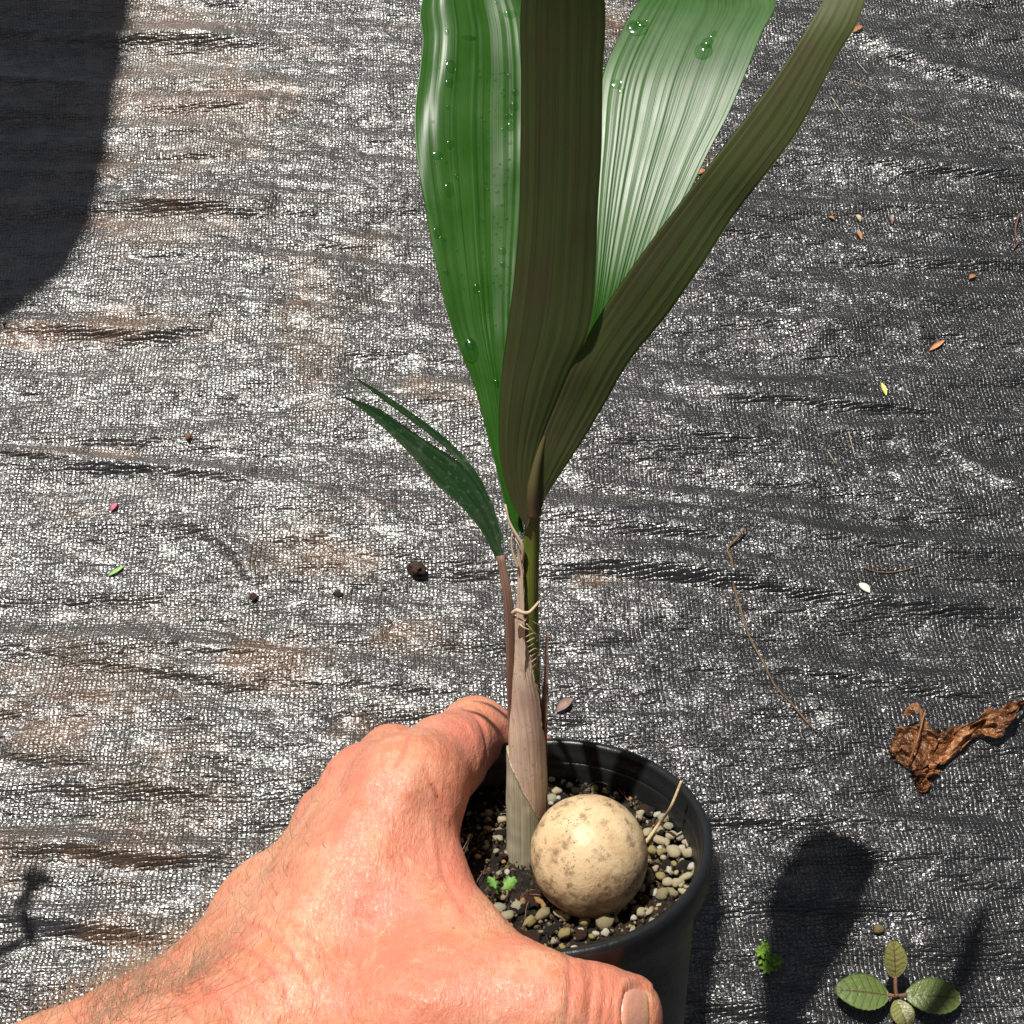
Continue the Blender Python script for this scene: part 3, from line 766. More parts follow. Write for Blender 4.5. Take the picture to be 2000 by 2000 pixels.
# dry pale strands at the fork and the curled collar
strands('sheath_strand', [([(1019,1100,.353),(1020,1065,.3505),(1009,1045,.350),(996,1022,.350),(987,985,.350)], .0006)], m_straw)
strands('sheath_strand', [([(1012,1110,.353),(1002,1080,.352),(999,1060,.3515),(1001,1042,.351)], .0005)], m_straw)
strands('sheath_strand', [([(1006,1052,.3505),(1012,1062,.350),(1017,1076,.3505)], .0002)], m_straw)
strands('sheath_collar', [([(1001,1198,.357),(1010,1192,.3555),(1022,1197,.3545),(1032,1197,.3545),(1042,1188,.355),(1052,1176,.356)], .0007)], m_straw)
net = [([(1012,1208,.3575),(1026,1212,.3555),(1030,1204,.355)], .0003), ([(1014,1218,.3580),(1024,1226,.3565),(1034,1230,.3565)], .0003),
       ([(1034,1208,.3555),(1044,1216,.3565),(1053,1221,.358)], .0002), ([(1028,1218,.3560),(1040,1232,.357),(1050,1244,.359)], .0002)]
for k in range(7):
    y = 1238 + k * 10
    net.append(([(1027 + k*2.0, y + 6, .3572 + k*.0008), (1040 + k, y - 1, .3572 + k*.0008), (1055 + k*.4, y + 4 - (k % 3) * 9, .3598 + k*.0008)], .00013 + .00006 * (k % 2)))
net += [([(1052,1218,.358),(1054,1250,.360),(1052,1275,.362),(1048,1300,.3635)], .00016), ([(1036,1280,.360),(1046,1300,.3625),(1056,1314,.365)], .00015), ([(1046,1300,.3630),(1040,1320,.3645),(1044,1338,.366)], .00014),
        ([(1058,1322,.3660),(1050,1338,.366),(1042,1352,.3665)], .00015), ([(1044,1330,.3650),(1054,1350,.3668),(1060,1362,.3685)], .00015), ([(1041,1280,.361),(1037,1310,.3625),(1042,1345,.3655),(1050,1385,.369),(1058,1410,.3715)], .0003)]
strands('fibre_net', net, m_straw)
# dark scar and fine diagonal fibres on the sheath
strands('sheath_fibre', [([(1026 + (k % 4), 1532 + k*7, .3800 + k*.0006), (1042, 1512 + k*7, .3792 + k*.0006), (1058, 1480 + k*8, .3795 + k*.0006)], .00014) for k in range(9)], m_straw)
V, Fs = tube_vf([P(1023,1468,.3768), P(1026,1474,.3770), P(1029,1481,.3776)], [.0004, .0011, .0005], 8)
me = mesh('sheath_scar', local(palm, V), Fs); link('sheath_scar', me, simple_mat('scar', (0.02, 0.02, 0.02), (0.04, 0.035, 0.03)), palm)

# water drops standing on the leaves
m_drop, nt, b = newmat('water')
tr_ = nd(nt, 'ShaderNodeBsdfTransparent', {'Color': (0.80, 0.94, 0.76, 1)})
gl_ = nd(nt, 'ShaderNodeBsdfGlossy', {'Color': (1, 1, 1, 1), 'Roughness': 0.09})
lw_ = nd(nt, 'ShaderNodeLayerWeight', {'Blend': 0.5})
fn_ = mth(nt, 'MULTIPLY_ADD', mth(nt, 'POWER', lw_.outputs['Facing'], 4.0), 0.5, 0.06)
nt.links.new(nd(nt, 'ShaderNodeMixShader', {0: fn_, 1: tr_.outputs[0], 2: gl_.outputs[0]}).outputs[0], nt.nodes['Material Output'].inputs['Surface'])
bm = bmesh.new(); bmesh.ops.create_uvsphere(bm, u_segments=16, v_segments=10, radius=1.0)
for vv in bm.verts:
    if vv.co.z < 0: vv.co.z *= 0.25
drop_me = bpy.data.meshes.new('water_drop'); bm.to_mesh(drop_me); bm.free()
drop_me.polygons.foreach_set('use_smooth', [True] * len(drop_me.polygons)); drop_me.materials.append(m_drop)
def drop(lobe, px, py, rx, ry=None, h=0.7, ang=0.0):
    front, nn, o = GRID[lobe.name]
    q = front.reshape(-1, 3) - CAM; d = q @ FW
    x = 1000 + F_PX * (q @ RT) / d; y = 1000 - F_PX * (q @ UP) / d
    i = int(np.argmin((x - px)**2 + (y - py)**2))
    if (x[i]-px)**2 + (y[i]-py)**2 > 60: return
    p = front.reshape(-1, 3)[i]; n_ = nn.reshape(-1, 3)[i]
    sx = 1.2 * rx * d[i] / F_PX; sy = 1.2 * (ry or rx) * d[i] / F_PX
    fw = UP - n_ * (UP @ n_); fw /= np.linalg.norm(fw); rt = np.cross(fw, n_)
    ca, sa = math.cos(ang), math.sin(ang)
    a_, b_ = rt*ca + fw*sa, -rt*sa + fw*ca
    w = bpy.data.objects.new('water_drop', drop_me); col.objects.link(w); w.parent = lobe
    sz = min(sx, sy) * h
    M4 = Matrix(((a_[0]*sx, b_[0]*sy, n_[0]*sz, 0), (a_[1]*sx, b_[1]*sy, n_[1]*sz, 0), (a_[2]*sx, b_[2]*sy, n_[2]*sz, 0), (0, 0, 0, 1)))
    M4.translation = Vector((p + n_ * sz * 0.05 - np.array(palm.location)).tolist())
    w.matrix_basis = M4
for q in [(918,684,13,20),(917,668,9,9),(994,150,4.5),(1006,177,6),(1004,207,8),(991,229,5),(1000,228,5),(996,248,7,9),(997,278,4),(980,492,6.5),(982,516,5.5),(872,65,4,6),
          (874,207,4),(892,344,4,5),(872,535,4,5),(930,562,6,9),(968,747,5,6),(996,25,12,7),(994,310,3),(990,330,4),(985,358,3.5),(991,345,3),(949,358,3),(965,340,3),(972,375,3.5),(978,400,3),(985,175,3),(985,190,3),
          (847,238,3),(901,540,2.5),(892,488,2.5),(976,440,3),(969,460,2.5),(976,560,3.5),(938,150,2.5),(936,135,2.5)]:
    drop(leaf_a, *q)
for q in [(882,130,8,12,.2),(879,160,7,8,.25),(853,305,9,8,.2),(877,375,8,14,.25),(855,458,6,11,.2),(868,470,4,4,.2),(880,285,6,9,.2),(915,75,14,5,.15)]:
    drop(leaf_a, *q)
for k in range(60):
    drop(leaf_a, random.gauss(965, 14) + (200 - k*4) * .05, random.uniform(100, 640), random.uniform(1.3, 2.6))
for k in range(45):
    drop(leaf_a, random.uniform(830, 1000), random.uniform(0, 620), random.uniform(1.0, 2.0))
for q in [(1373,100,15,17,.6),(1382,82,9,12,.5,-.4),(1392,70,4,9,.5,-.6),(1244,58,18,16,.2),(1236,48,10,12,.2),(1203,166,11,9,.2),(1212,178,6,5,.25),(1255,45,10,8,.2)]:
    drop(leaf_d, *q)

# ------------------------------------------------------------------ straw and weed sprout in the pot
V, Fs = tube_vf(spline([onpot(1261, 1646, SOIL_H + .003), onpot(1285, 1612, SOIL_H + .0055), P(1312, 1572, .388), P(1331, 1525, .388)], 24), np.linspace(.00055, .0004, 24), 7)
o = link('straw', mesh('straw', V, Fs), simple_mat('straw', (0.50, 0.36, 0.18), (0.62, 0.48, 0.28), 400)); tag(o, 'thin dry straw leaning from the pebbles over the pot rim', 'straw')

def leaflet(base, d, nrm, L, W, curve=0.15, lobes=0, n=9, cols=5, thick=.0003):
    d = d / np.linalg.norm(d); nrm = nrm - d * (nrm @ d); nrm /= np.linalg.norm(nrm); sd = np.cross(d, nrm)
    V = []; 
    for k in range(n):
        s = k / (n - 1)
        w = W * (math.sin(math.pi * min(1, s * .96 + .02)) ** .8) * (1 + (0.35 * math.cos(s * lobes * 2 * math.pi) if lobes else 0))
        for j in range(cols):
            t = j / (cols - 1) * 2 - 1
            V.append(base + d * L * s + sd * w * t / 2 + nrm * (L * curve * (s - s*s) * 1.5 + abs(t) * w * .18))
    V = np.array(V); N = len(V)
    qf = [(k*cols+j, k*cols+j+1, (k+1)*cols+j+1, (k+1)*cols+j) for k in range(n-1) for j in range(cols-1)]
    V2 = np.concatenate([V, V - nrm * thick])
    i = np.arange(N).reshape(n, cols)
    bo = np.concatenate([i[0, :], i[1:, -1], i[-1, -2::-1], i[-2:0:-1, 0]])
    return V2, qf + [tuple(N + x for x in f[::-1]) for f in qf] + [(bo[k], bo[(k+1) % len(bo)], bo[(k+1) % len(bo)]+N, bo[k]+N) for k in range(len(bo))]
m_sprout = simple_mat('sprout_green', (0.09, 0.22, 0.03), (0.15, 0.32, 0.06), 300, 0.45)
sb = onpot(972, 1748, SOIL_H)
sprout = empty('weed_sprout', sb); tag(sprout, 'tiny bright green weed sprout on the potting soil beside the seed', 'sprout')
V, Fs = tube_vf(spline([sb - POT_N*.002, sb + POT_N*.004, onpot(970, 1733, SOIL_H + .006)], 8), .0005, 6); link('stem', mesh('stem', local(sprout, V), Fs), m_sprout, sprout)
for p0, p1, w in (((983, 1737), (1010, 1719), .0042), ((968, 1735), (953, 1712), .0026), ((985, 1738), (1006, 1712), .0030)):
    a_ = onpot(*p0, SOIL_H + .0065); b_ = onpot(*p1, SOIL_H + .0085)
    V, Fs = leaflet(a_, b_ - a_, POT_N, np.linalg.norm(b_ - a_), w, .1, 3, 13)
    link('leaflet', mesh('leaflet', local(sprout, V), Fs), m_sprout, sprout)

# ------------------------------------------------------------------ the hand (one continuous surface grown from a distance field)
def pv(x, y, d, r): return (P(x, y, d), r)
def pt(a_, r_, h_, r): return (pot(a_, r_, h_), r)
PALM = [[pv(545,1985,.345,.0165), pv(795,1545,.381,.0150)], [pv(505,1960,.358,.0165), pv(722,1552,.396,.0138)], [pv(478,1940,.372,.0155), pv(672,1618,.412,.0135)],
        [pv(445,1900,.384,.0155), pv(524,1782,.402,.0150), pv(612,1700,.430,.0135)],
        [pv(560,2000,.345,.0185), pv(330,2130,.328,.0225), pv(100,2300,.305,.027)], [pv(470,1935,.376,.0160), pv(300,2045,.366,.0200), pv(60,2180,.352,.0240)],
        [pv(600,2010,.345,.018), pv(850,1990,.335,.0170)], [pv(730,1700,.371,.0165), pv(845,1895,.349,.0150)]]
WEB = [[pv(822,1605,.384,.0060), pv(848,1720,.368,.0076), pv(902,1838,.352,.0100), pv(980,1925,.341,.0120)]]
FINGERS = [
    [pv(795,1545,.381,.0150), pv(868,1482,.404,.0124), pt(112,.0575,-.0005,.0108), pt(97,.0585,-.013,.0095), pt(80,.056,-.026,.0085), pt(72,.0545,-.031,.0072)],
    [pv(722,1552,.396,.0138), pv(768,1486,.428,.0110), pt(134,.060,-.022,.0098), pt(110,.056,-.038,.0088), pt(94,.0535,-.046,.0074)],
    [pv(668,1612,.412,.0135), pt(170,.064,-.028,.0105), pt(143,.056,-.046,.0092), pt(115,.052,-.058,.0085), pt(101,.0505,-.062,.0072)],
    [pv(610,1705,.430,.013), pt(196,.064,-.046,.0095), pt(165,.053,-.064,.0082), pt(137,.049,-.073,.0074), pt(122,.048,-.076,.0062)]]
THUMB = [[pv(850,1990,.335,.0170), pv(960,1982,.333,.0142), pt(267,.0598,-.006,.0133), pt(280,.0580,-.0110,.0122), pt(288,.0568,-.0145,.0106)]]

def chain(pts, ch, k):
    res = None
    for (p0, r0), (p1, r1) in zip(ch[:-1], ch[1:]):
        ab = p1 - p0
        t = np.clip(((pts - p0) @ ab) / (ab @ ab), 0, 1)
        d = np.linalg.norm(pts - p0 - t[..., None] * ab, axis=-1) - (r0 + t * (r1 - r0))
        res = d if res is None else smin(res, d, k)
    return res
def smin(a, b, k):
    h = np.clip(0.5 + 0.5 * (b - a) / k, 0, 1)
    return b * (1 - h) + a * h - k * h * (1 - h)
def hand_sdf(p):
    d = None
    for c in PALM:
        e = chain(p, c, .006); d = e if d is None else smin(d, e, .011)
    for c in WEB: d = smin(d, chain(p, c, .006), .012)
    f = None
    for c in FINGERS:
        e = chain(p, c, .004); f = e if f is None else smin(f, e, .0018)
    d = smin(d, f, .007)
    d = smin(d, chain(p, THUMB[0], .005), .010)
    return d
allp = [q for g in (PALM, WEB, FINGERS, THUMB) for c in g for q in c]
lo = np.min([p - r for p, r in allp], axis=0) - .006; hi = np.max([p + r for p, r in allp], axis=0) + .006
HS = 0.00095
dims = np.ceil((hi - lo) / HS).astype(int) + 1
D = np.empty(dims, np.float32)
gy_, gz_ = np.meshgrid(lo[1] + HS*np.arange(dims[1]), lo[2] + HS*np.arange(dims[2]), indexing='ij')
# coarse pass decides where the fine grid has to be evaluated
CS = 8
cd_ = [np.arange(0, n_ + CS, CS) for n_ in dims]
CX = np.stack(np.meshgrid(*[lo[i] + HS * cd_[i] for i in range(3)], indexing='ij'), -1)
CD = hand_sdf(CX)
D[:] = 1.0
for bi in range(len(cd_[0]) - 1):
    for bj in range(len(cd_[1]) - 1):
        for bk in range(len(cd_[2]) - 1):
            c8 = CD[bi:bi+2, bj:bj+2, bk:bk+2]
            i0, j0, k0 = bi*CS, bj*CS, bk*CS
            i1, j1, k1 = min(i0+CS, dims[0]), min(j0+CS, dims[1]), min(k0+CS, dims[2])
            if np.abs(c8).min() > HS * CS * 1.8:
                D[i0:i1, j0:j1, k0:k1] = 1.0 if c8[0, 0, 0] > 0 else -1.0
                continue
            pp = np.stack(np.meshgrid(lo[0] + HS*np.arange(i0, i1), lo[1] + HS*np.arange(j0, j1), lo[2] + HS*np.arange(k0, k1), indexing='ij'), -1)
            D[i0:i1, j0:j1, k0:k1] = hand_sdf(pp)
def surface_nets(D):
    s = D < 0
    nx, ny, nz = D.shape
    cs = np.zeros((nx-1, ny-1, nz-1), np.int8)
    for a in (0, 1):
        for b_ in (0, 1):
            for c in (0, 1): cs += s[a:nx-1+a, b_:ny-1+b_, c:nz-1+c]
    act = (cs > 0) & (cs < 8)
    I = np.argwhere(act); vid = -np.ones(act.shape, np.int64); vid[act] = np.arange(len(I))
    acc = np.zeros((len(I), 3)); cnt = np.zeros(len(I))
    cor = [(a, b_, c) for a in (0, 1) for b_ in (0, 1) for c in (0, 1)]
    for A in cor:
        for ax in range(3):
            if A[ax]: continue
            B_ = list(A); B_[ax] = 1
            da = D[I[:, 0]+A[0], I[:, 1]+A[1], I[:, 2]+A[2]]; db = D[I[:, 0]+B_[0], I[:, 1]+B_[1], I[:, 2]+B_[2]]
            m_ = (da < 0) != (db < 0)
            t = np.where(m_, da / np.where(m_, da - db, 1), 0)
            pos = np.repeat(np.array(A, float)[None], len(I), 0); pos[:, ax] = t
            acc[m_] += pos[m_]; cnt += m_
    V = I + acc / np.maximum(cnt, 1)[:, None]
    Q = []
    for ax in range(3):
        sl0 = [slice(1, -1)] * 3; sl0[ax] = slice(0, -1); sl1 = list(sl0); sl1[ax] = slice(1, None)
        a_, b_ = s[tuple(sl0)], s[tuple(sl1)]
        e = np.argwhere(a_ != b_)
        inside = a_[a_ != b_]
        off = np.ones(3, int); off[ax] = 0
        e = e + off
        u, v = [(1, 2), (2, 0), (0, 1)][ax]
        def cell(du, dv):
            q = e.copy(); q[:, u] -= du; q[:, v] -= dv
            q = np.clip(q, 0, np.array(act.shape) - 1)
            return vid[q[:, 0], q[:, 1], q[:, 2]]
        quad = np.stack([cell(1, 1), cell(0, 1), cell(0, 0), cell(1, 0)], -1)
        quad = np.where(inside[:, None], quad, quad[:, ::-1])
        Q.append(quad[(quad >= 0).all(1)])
    return V, np.concatenate(Q)
HV, HQ = surface_nets(D)
HV = lo + HV * HS
# relax a little, then vertex normals
nb_s = np.concatenate([HQ[:, [0, 1]], HQ[:, [1, 2]], HQ[:, [2, 3]], HQ[:, [3, 0]]])
def relax(V, it):
    for _ in range(it):
        acc = np.zeros_like(V); c = np.zeros(len(V))
        np.add.at(acc, nb_s[:, 0], V[nb_s[:, 1]]); np.add.at(c, nb_s[:, 0], 1)
        V = V * .5 + .5 * acc / c[:, None]
    return V
HV = relax(HV, 4)
def vnormals(V, Q):
    fn = np.cross(V[Q[:, 2]] - V[Q[:, 0]], V[Q[:, 3]] - V[Q[:, 1]])
    n_ = np.zeros_like(V)
    for k in range(4): np.add.at(n_, Q[:, k], fn)
    return n_ / (np.linalg.norm(n_, axis=1)[:, None] + 1e-15)
HN = vnormals(HV, HQ)
hx, hy, hd = proj(HV)
facing = ((CAM - HV) * HN).sum(1) > 0
def px_dist(pts):
    c = spline(np.array(pts, float), 40)
    bd = np.full(len(hx), 1e9); bp = np.zeros(len(hx))
    for k in range(len(c) - 1):
        a_, ab = c[k], c[k+1] - c[k]
        t = np.clip(((hx - a_[0])*ab[0] + (hy - a_[1])*ab[1]) / (ab @ ab + 1e-9), 0, 1)
        dd = (hx - a_[0] - t*ab[0])**2 + (hy - a_[1] - t*ab[1])**2
        w_ = dd < bd; bd[w_] = dd[w_]; bp[w_] = (k + t[w_]) / (len(c) - 1)
    return np.sqrt(bd), bp
disp = np.zeros(len(HV)); crease_red = np.zeros(len(HV))
CREASE = [  # pixel line, sigma px, depth m (negative = ridge)
    ([(1105,1850),(1114,1895),(1113,1950),(1102,2020)], 4.5, .0006), ([(1145,1860),(1156,1895),(1155,1945),(1146,2020)], 4.5, .0006),
    ([(1172,1880),(1182,1915),(1180,1965),(1172,2030)], 4, .0004), ([(1062,1900),(1068,1950),(1060,2010)], 5, .0003), ([(1130,1866),(1136,1920),(1132,1990)], 5, -.0004),
    ([(470,1800),(520,1815),(570,1860),(610,1930),(625,2000)], 5, .0006), ([(440,1840),(500,1860),(545,1910),(575,1990)], 5, .0006),
    ([(410,1875),(470,1900),(510,1950),(530,2010)], 5, .0006), ([(520,1775),(580,1805),(640,1865),(690,1945)], 5, .0004), ([(600,1850),(655,1905),(680,1980)], 5, .0004),
    ([(380,1905),(430,1940),(465,2000)], 5, .0005), ([(340,1950),(380,1985),(400,2030)], 5, .0004),
    ([(900,1380),(932,1405),(948,1440),(952,1470),(944,1498)], 4, .0007), ([(870,1395),(905,1420),(925,1455)], 6, .0003), ([(925,1378),(955,1400),(972,1425)], 4, .0004),
    ([(828,1500),(850,1540),(868,1572),(880,1590)], 4.5, .0010), ([(850,1640),(864,1695),(892,1760),(925,1800)], 5, .0006), ([(832,1580),(846,1640),(856,1700)], 9, -.0005),
    ([(640,1870),(720,1720),(785,1580)], 26, -.0004), ([(570,1850),(640,1700),(700,1560)], 22, -.0004), ([(560,1830),(590,1770),(580,1700),(630,1630)], 8, -.0003),
    ([(800,1440),(790,1470),(770,1500)], 6, .0008), ([(690,1790),(770,1840),(850,1900)], 18, .0008), ([(700,1930),(780,1940),(860,1960)], 14, -.0005)]
for pts, sg, dp in CREASE:
    d_, bp_ = px_dist(pts)
    if dp > 0 and sg < 7: crease_red = np.maximum(crease_red, np.where(facing, min(1, dp / .0006) * .8 * np.exp(-(d_/(sg*.8))**2), 0))
    disp -= np.where(facing, dp * np.exp(-(d_/sg)**2) * np.sin(np.pi*np.clip(bp_, .02, .98))**.5, 0)
# knuckle swelling and general unevenness
for x, y, sg, a_ in [(795,1540,38,.0014), (722,1520,30,.0006), (935,1425,30,.0006), (860,1960,60,.0010)]:
    disp += np.where(facing, a_ * np.exp(-((hx-x)**2 + (hy-y)**2) / sg**2), 0)
def nz3(V, f, o=2):
    return 0.5 * (fbm(V[:, 0]*f + V[:, 2]*f*.7 + 5, V[:, 1]*f - V[:, 2]*f*.6 + 11, o) + fbm(V[:, 1]*f*.9 + 3 + V[:, 2]*f*.8, V[:, 0]*f*.8 - V[:, 2]*f*.7 + 2, o))
disp += .0005 * nz3(HV, 70, 3) + .00030 * nz3(HV, 260, 3)
# the nail bed
NAIL = dict(cx=1243.0, cy=1985.0, rx=29.0, ry=58.0)
nu, nv_ = (hx - NAIL['cx']) / NAIL['rx'], (hy - NAIL['cy']) / NAIL['ry']
nr_ = (np.abs(nu)**3.2 + np.abs(nv_)**3.2) ** (1/3.2)
disp += np.where(facing, .0006 * np.exp(-((nr_ - 1.22) / .16)**2) * (nu < .95) - .0004 * (nr_ < 1.0), 0)
HV2 = HV + HN * disp[:, None]
red = np.zeros(len(HV))
for x, y, sx, sy, a_ in [(1190,1960,70,80,.55), (900,1440,70,60,.55), (700,1480,60,60,.4), (760,1560,70,70,.35), (730,1760,80,60,.5), (640,1640,60,70,.3), (900,1690,30,120,.45), (1130,1930,30,90,.5), (560,1720,60,60,.35), (990,1420,50,70,.4)]:
    red = np.maximum(red, a_ * np.exp(-((hx-x)/sx)**2 - ((hy-y)/sy)**2))
red = np.maximum(red, crease_red)
wrinkle = np.exp(-((hx-500)/170)**2 - ((hy-1900)/130)**2)

m_skin, nt, b = newmat('skin')
v = coords(nt)
n1 = tex(nt, 75, 5, 0.65, v); n2 = tex(nt, 330, 5, 0.7, v); n3 = tex(nt, 28, 3, 0.5, v)
c = mix(nt, ramp(nt, n1.outputs[0], 0.36, 0.64), (0.69, 0.278, 0.150), (0.77, 0.405, 0.262))
c = mix(nt, mth(nt, 'MULTIPLY', ramp(nt, n3.outputs[0], 0.42, 0.58), 0.6), c, (0.69, 0.215, 0.155))
c = mix(nt, mth(nt, 'MULTIPLY', ramp(nt, n2.outputs[0], 0.44, 0.66), 0.5), c, (0.60, 0.205, 0.105))
c = mix(nt, mth(nt, 'MULTIPLY', ramp(nt, tex(nt, 190, 5, .7, v, .8).outputs[0], 0.54, 0.68), 0.5), c, (0.78, 0.46, 0.30))
lines_ = tex(nt, 1.0, 3, 0.6, scaled(nt, v, (900, 320, 320)), 1.5)
c = mix(nt, mth(nt, 'MULTIPLY', ramp(nt, lines_.outputs[0], 0.55, 0.70), 0.28), c, (0.52, 0.17, 0.08))
c = mix(nt, attr(nt, 'red').outputs['Fac'], c, (0.68, 0.205, 0.150))
fr_ = nd(nt, 'ShaderNodeTexVoronoi', {'Vector': v, 'Scale': 210.0}, feature='F1')
frk = mth(nt, 'MULTIPLY', mth(nt, 'LESS_THAN', mth(nt, 'ADD', fr_.outputs['Distance'], mth(nt, 'MULTIPLY', n2.outputs[0], .25)), 0.26), mth(nt, 'GREATER_THAN', nd(nt, 'ShaderNodeSeparateColor', {0: fr_.outputs['Color']}).outputs[0], .55))
c = mix(nt, mth(nt, 'MULTIPLY', frk, 0.40), c, (0.42, 0.14, 0.06))
nt.links.new(c, b.inputs['Base Color'])
b.inputs['Subsurface Weight'].default_value = 0.3
b.inputs['Subsurface Scale'].default_value = 0.0012
b.inputs['Subsurface Radius'].default_value = (1.0, 0.35, 0.2)
n4 = tex(nt, 900, 3, 0.6, v)
nt.links.new(mth(nt, 'MULTIPLY_ADD', ramp(nt, n4.outputs[0], .30, .55), 0.28, 0.20), b.inputs['Roughness'])
b.inputs['Specular IOR Level'].default_value = 0.5
vo = nd(nt, 'ShaderNodeTexVoronoi', {'Vector': v, 'Scale': 850.0}, feature='DISTANCE_TO_EDGE')
wr = tex(nt, 1.0, 4, 0.6, scaled(nt, v, (420, 150, 150)), 0.8)
pore = mth(nt, 'ADD', mth(nt, 'MULTIPLY', mth(nt, 'MINIMUM', vo.outputs['Distance'], 0.12), 0.8), mth(nt, 'MULTIPLY', n2.outputs[0], 2.2))
nb0 = bump(nt, lines_.outputs[0], 0.00035, 0.8)
nb1 = bump(nt, pore, 0.00014, 0.9, nb0)
wk = mth(nt, 'MULTIPLY', wr.outputs[0], mth(nt, 'MULTIPLY_ADD', attr(nt, 'wrinkle').outputs['Fac'], 1.1, 0.55))
nt.links.new(bump(nt, wk, 0.0010, 0.7, nb1), b.inputs['Normal'])

me = mesh('hand', HV2, HQ)
fattr(me, 'red', red); fattr(me, 'wrinkle', wrinkle)
hand = link('hand', me, m_skin)
tag(hand, 'sunburnt bare left hand gripping the black pot, thumb in front, hairy wrist', 'hand')

# thumb nail, lying on the thumb's surface
NU, NV = 15, 23
us = np.linspace(-1, 1, NU); vs = np.linspace(-1, 1, NV)
nail = []
for vq in vs:
    for uq in us:
        # square-to-superellipse
        x_ = NAIL['cx'] + NAIL['rx'] * uq * math.sqrt(1 - .34 * vq*vq); y_ = NAIL['cy'] + NAIL['ry'] * vq * math.sqrt(1 - .34 * uq*uq)
        ds = np.linspace(.30, .36, 400)
        pp = np.array([P(x_, y_, d_) for d_ in ds]); sd = hand_sdf(pp)
        k = int(np.argmax(sd < 0)) if (sd < 0).any() else int(np.argmin(sd))
        nail.append(pp[k])
nail = np.array(nail)
g_ = nail.reshape(NV, NU, 3)
nn_ = np.cross(np.gradient(g_, axis=1), np.gradient(g_, axis=0)); nn_ /= np.linalg.norm(nn_, axis=2)[..., None]
nn_ *= np.sign(((CAM - g_) * nn_).sum(2))[..., None]
edge_ = np.maximum(np.abs(us)[None, :], np.abs(vs)[:, None])[..., None]
topv = g_ + nn_ * (.0001 - .0006 * np.clip((edge_ - .8) / .2, 0, 1)); botv = topv - nn_ * .0007
N = NU * NV; i = np.arange(N).reshape(NV, NU)
qf = np.stack([i[:-1, :-1], i[:-1, 1:], i[1:, 1:], i[1:, :-1]], -1).reshape(-1, 4)
e = np.cross(nail[qf[:, 1]] - nail[qf[:, 0]], nail[qf[:, 2]] - nail[qf[:, 0]])
if (e * (CAM - nail[qf[:, 0]])).sum() < 0: qf = qf[:, ::-1]
bo = np.concatenate([i[0, :], i[1:, -1], i[-1, -2::-1], i[-2:0:-1, 0]])
rim = np.stack([bo, np.roll(bo, -1), np.roll(bo, -1) + N, bo + N], -1)
m_nail, nt, b = newmat('nail')
v = coords(nt)
tipw = attr(nt, 'tip').outputs['Fac']
nt.links.new(mix(nt, ramp(nt, tipw, 0.74, 0.92), mix(nt, tex(nt, 160, 3, .5, v).outputs[0], (0.66, 0.30, 0.205), (0.73, 0.385, 0.275)), (0.62, 0.40, 0.18)), b.inputs['Base Color'])
b.inputs['Roughness'].default_value = 0.30
b.inputs['Subsurface Weight'].default_value = 0.1; b.inputs['Subsurface Scale'].default_value = 0.001
nt.links.new(bump(nt, tex(nt, 1.0, 3, .5, scaled(nt, v, (80, 1500, 1500))).outputs[0], 0.00012), b.inputs['Normal'])
me = mesh('thumb_nail', np.concatenate([topv.reshape(-1, 3), botv.reshape(-1, 3)]), np.concatenate([qf, qf[:, ::-1] + N, rim]))
tw = np.tile((us + 1) / 2, NV); fattr(me, 'tip', np.r_[tw, tw])
link('thumb_nail', me, m_nail, hand)

# arm and hand hair: fine strands, too many to count
m_hair = simple_mat('body_hair', (0.34, 0.25, 0.16), (0.62, 0.50, 0.36), 300, 0.4)
HN2 = vnormals(HV2, HQ)
wgt = np.exp(-((hx - 250)/170)**2 - ((hy - 1960)/120)**2) * 1.0 + 0.10 * np.exp(-((hx - 520)/110)**2 - ((hy - 1720)/110)**2) + .012 * (hx < 900) * (hy > 1500)
sil = np.clip(1.2 - np.abs(((CAM - HV2) / np.linalg.norm(CAM - HV2, axis=1)[:, None] * HN2).sum(1)) * 1.3, 0.15, 1)
wgt = wgt * sil * (((CAM - HV2) * HN2).sum(1) > -.05); wgt = np.maximum(wgt, 0); wgt /= wgt.sum()
pick = rng.choice(len(HV2), 1100, p=wgt)
arm_dir = P(700, 1560, .39) - P(300, 1980, .36); arm_dir /= np.linalg.norm(arm_dir)
parts = []
for q in pick:
    n_ = HN2[q]; L = rng.uniform(.004, .013) * (1.0 if hx[q] < 480 else .6)
    d0 = n_ * rng.uniform(.35, .9) + arm_dir * rng.uniform(.2, .9) + rng.normal(size=3) * .35
    d0 /= np.linalg.norm(d0); d1 = d0 + arm_dir * .5 + rng.normal(size=3) * .4 - n_ * .35; d1 /= np.linalg.norm(d1)
    p0 = HV2[q] - n_ * .0003
    c_ = np.array([p0, p0 + d0*L*.35, p0 + d0*L*.55 + d1*L*.2, p0 + d0*L*.55 + d1*L*.55])
    parts.append(tube_vf(c_, [.00006, .00006, .00005, .00002], 3, False))
V, Fs = join_vf(parts)
hair = link('arm_hair', mesh('arm_hair', V, Fs), m_hair, hand); hair['kind'] = 'stuff'

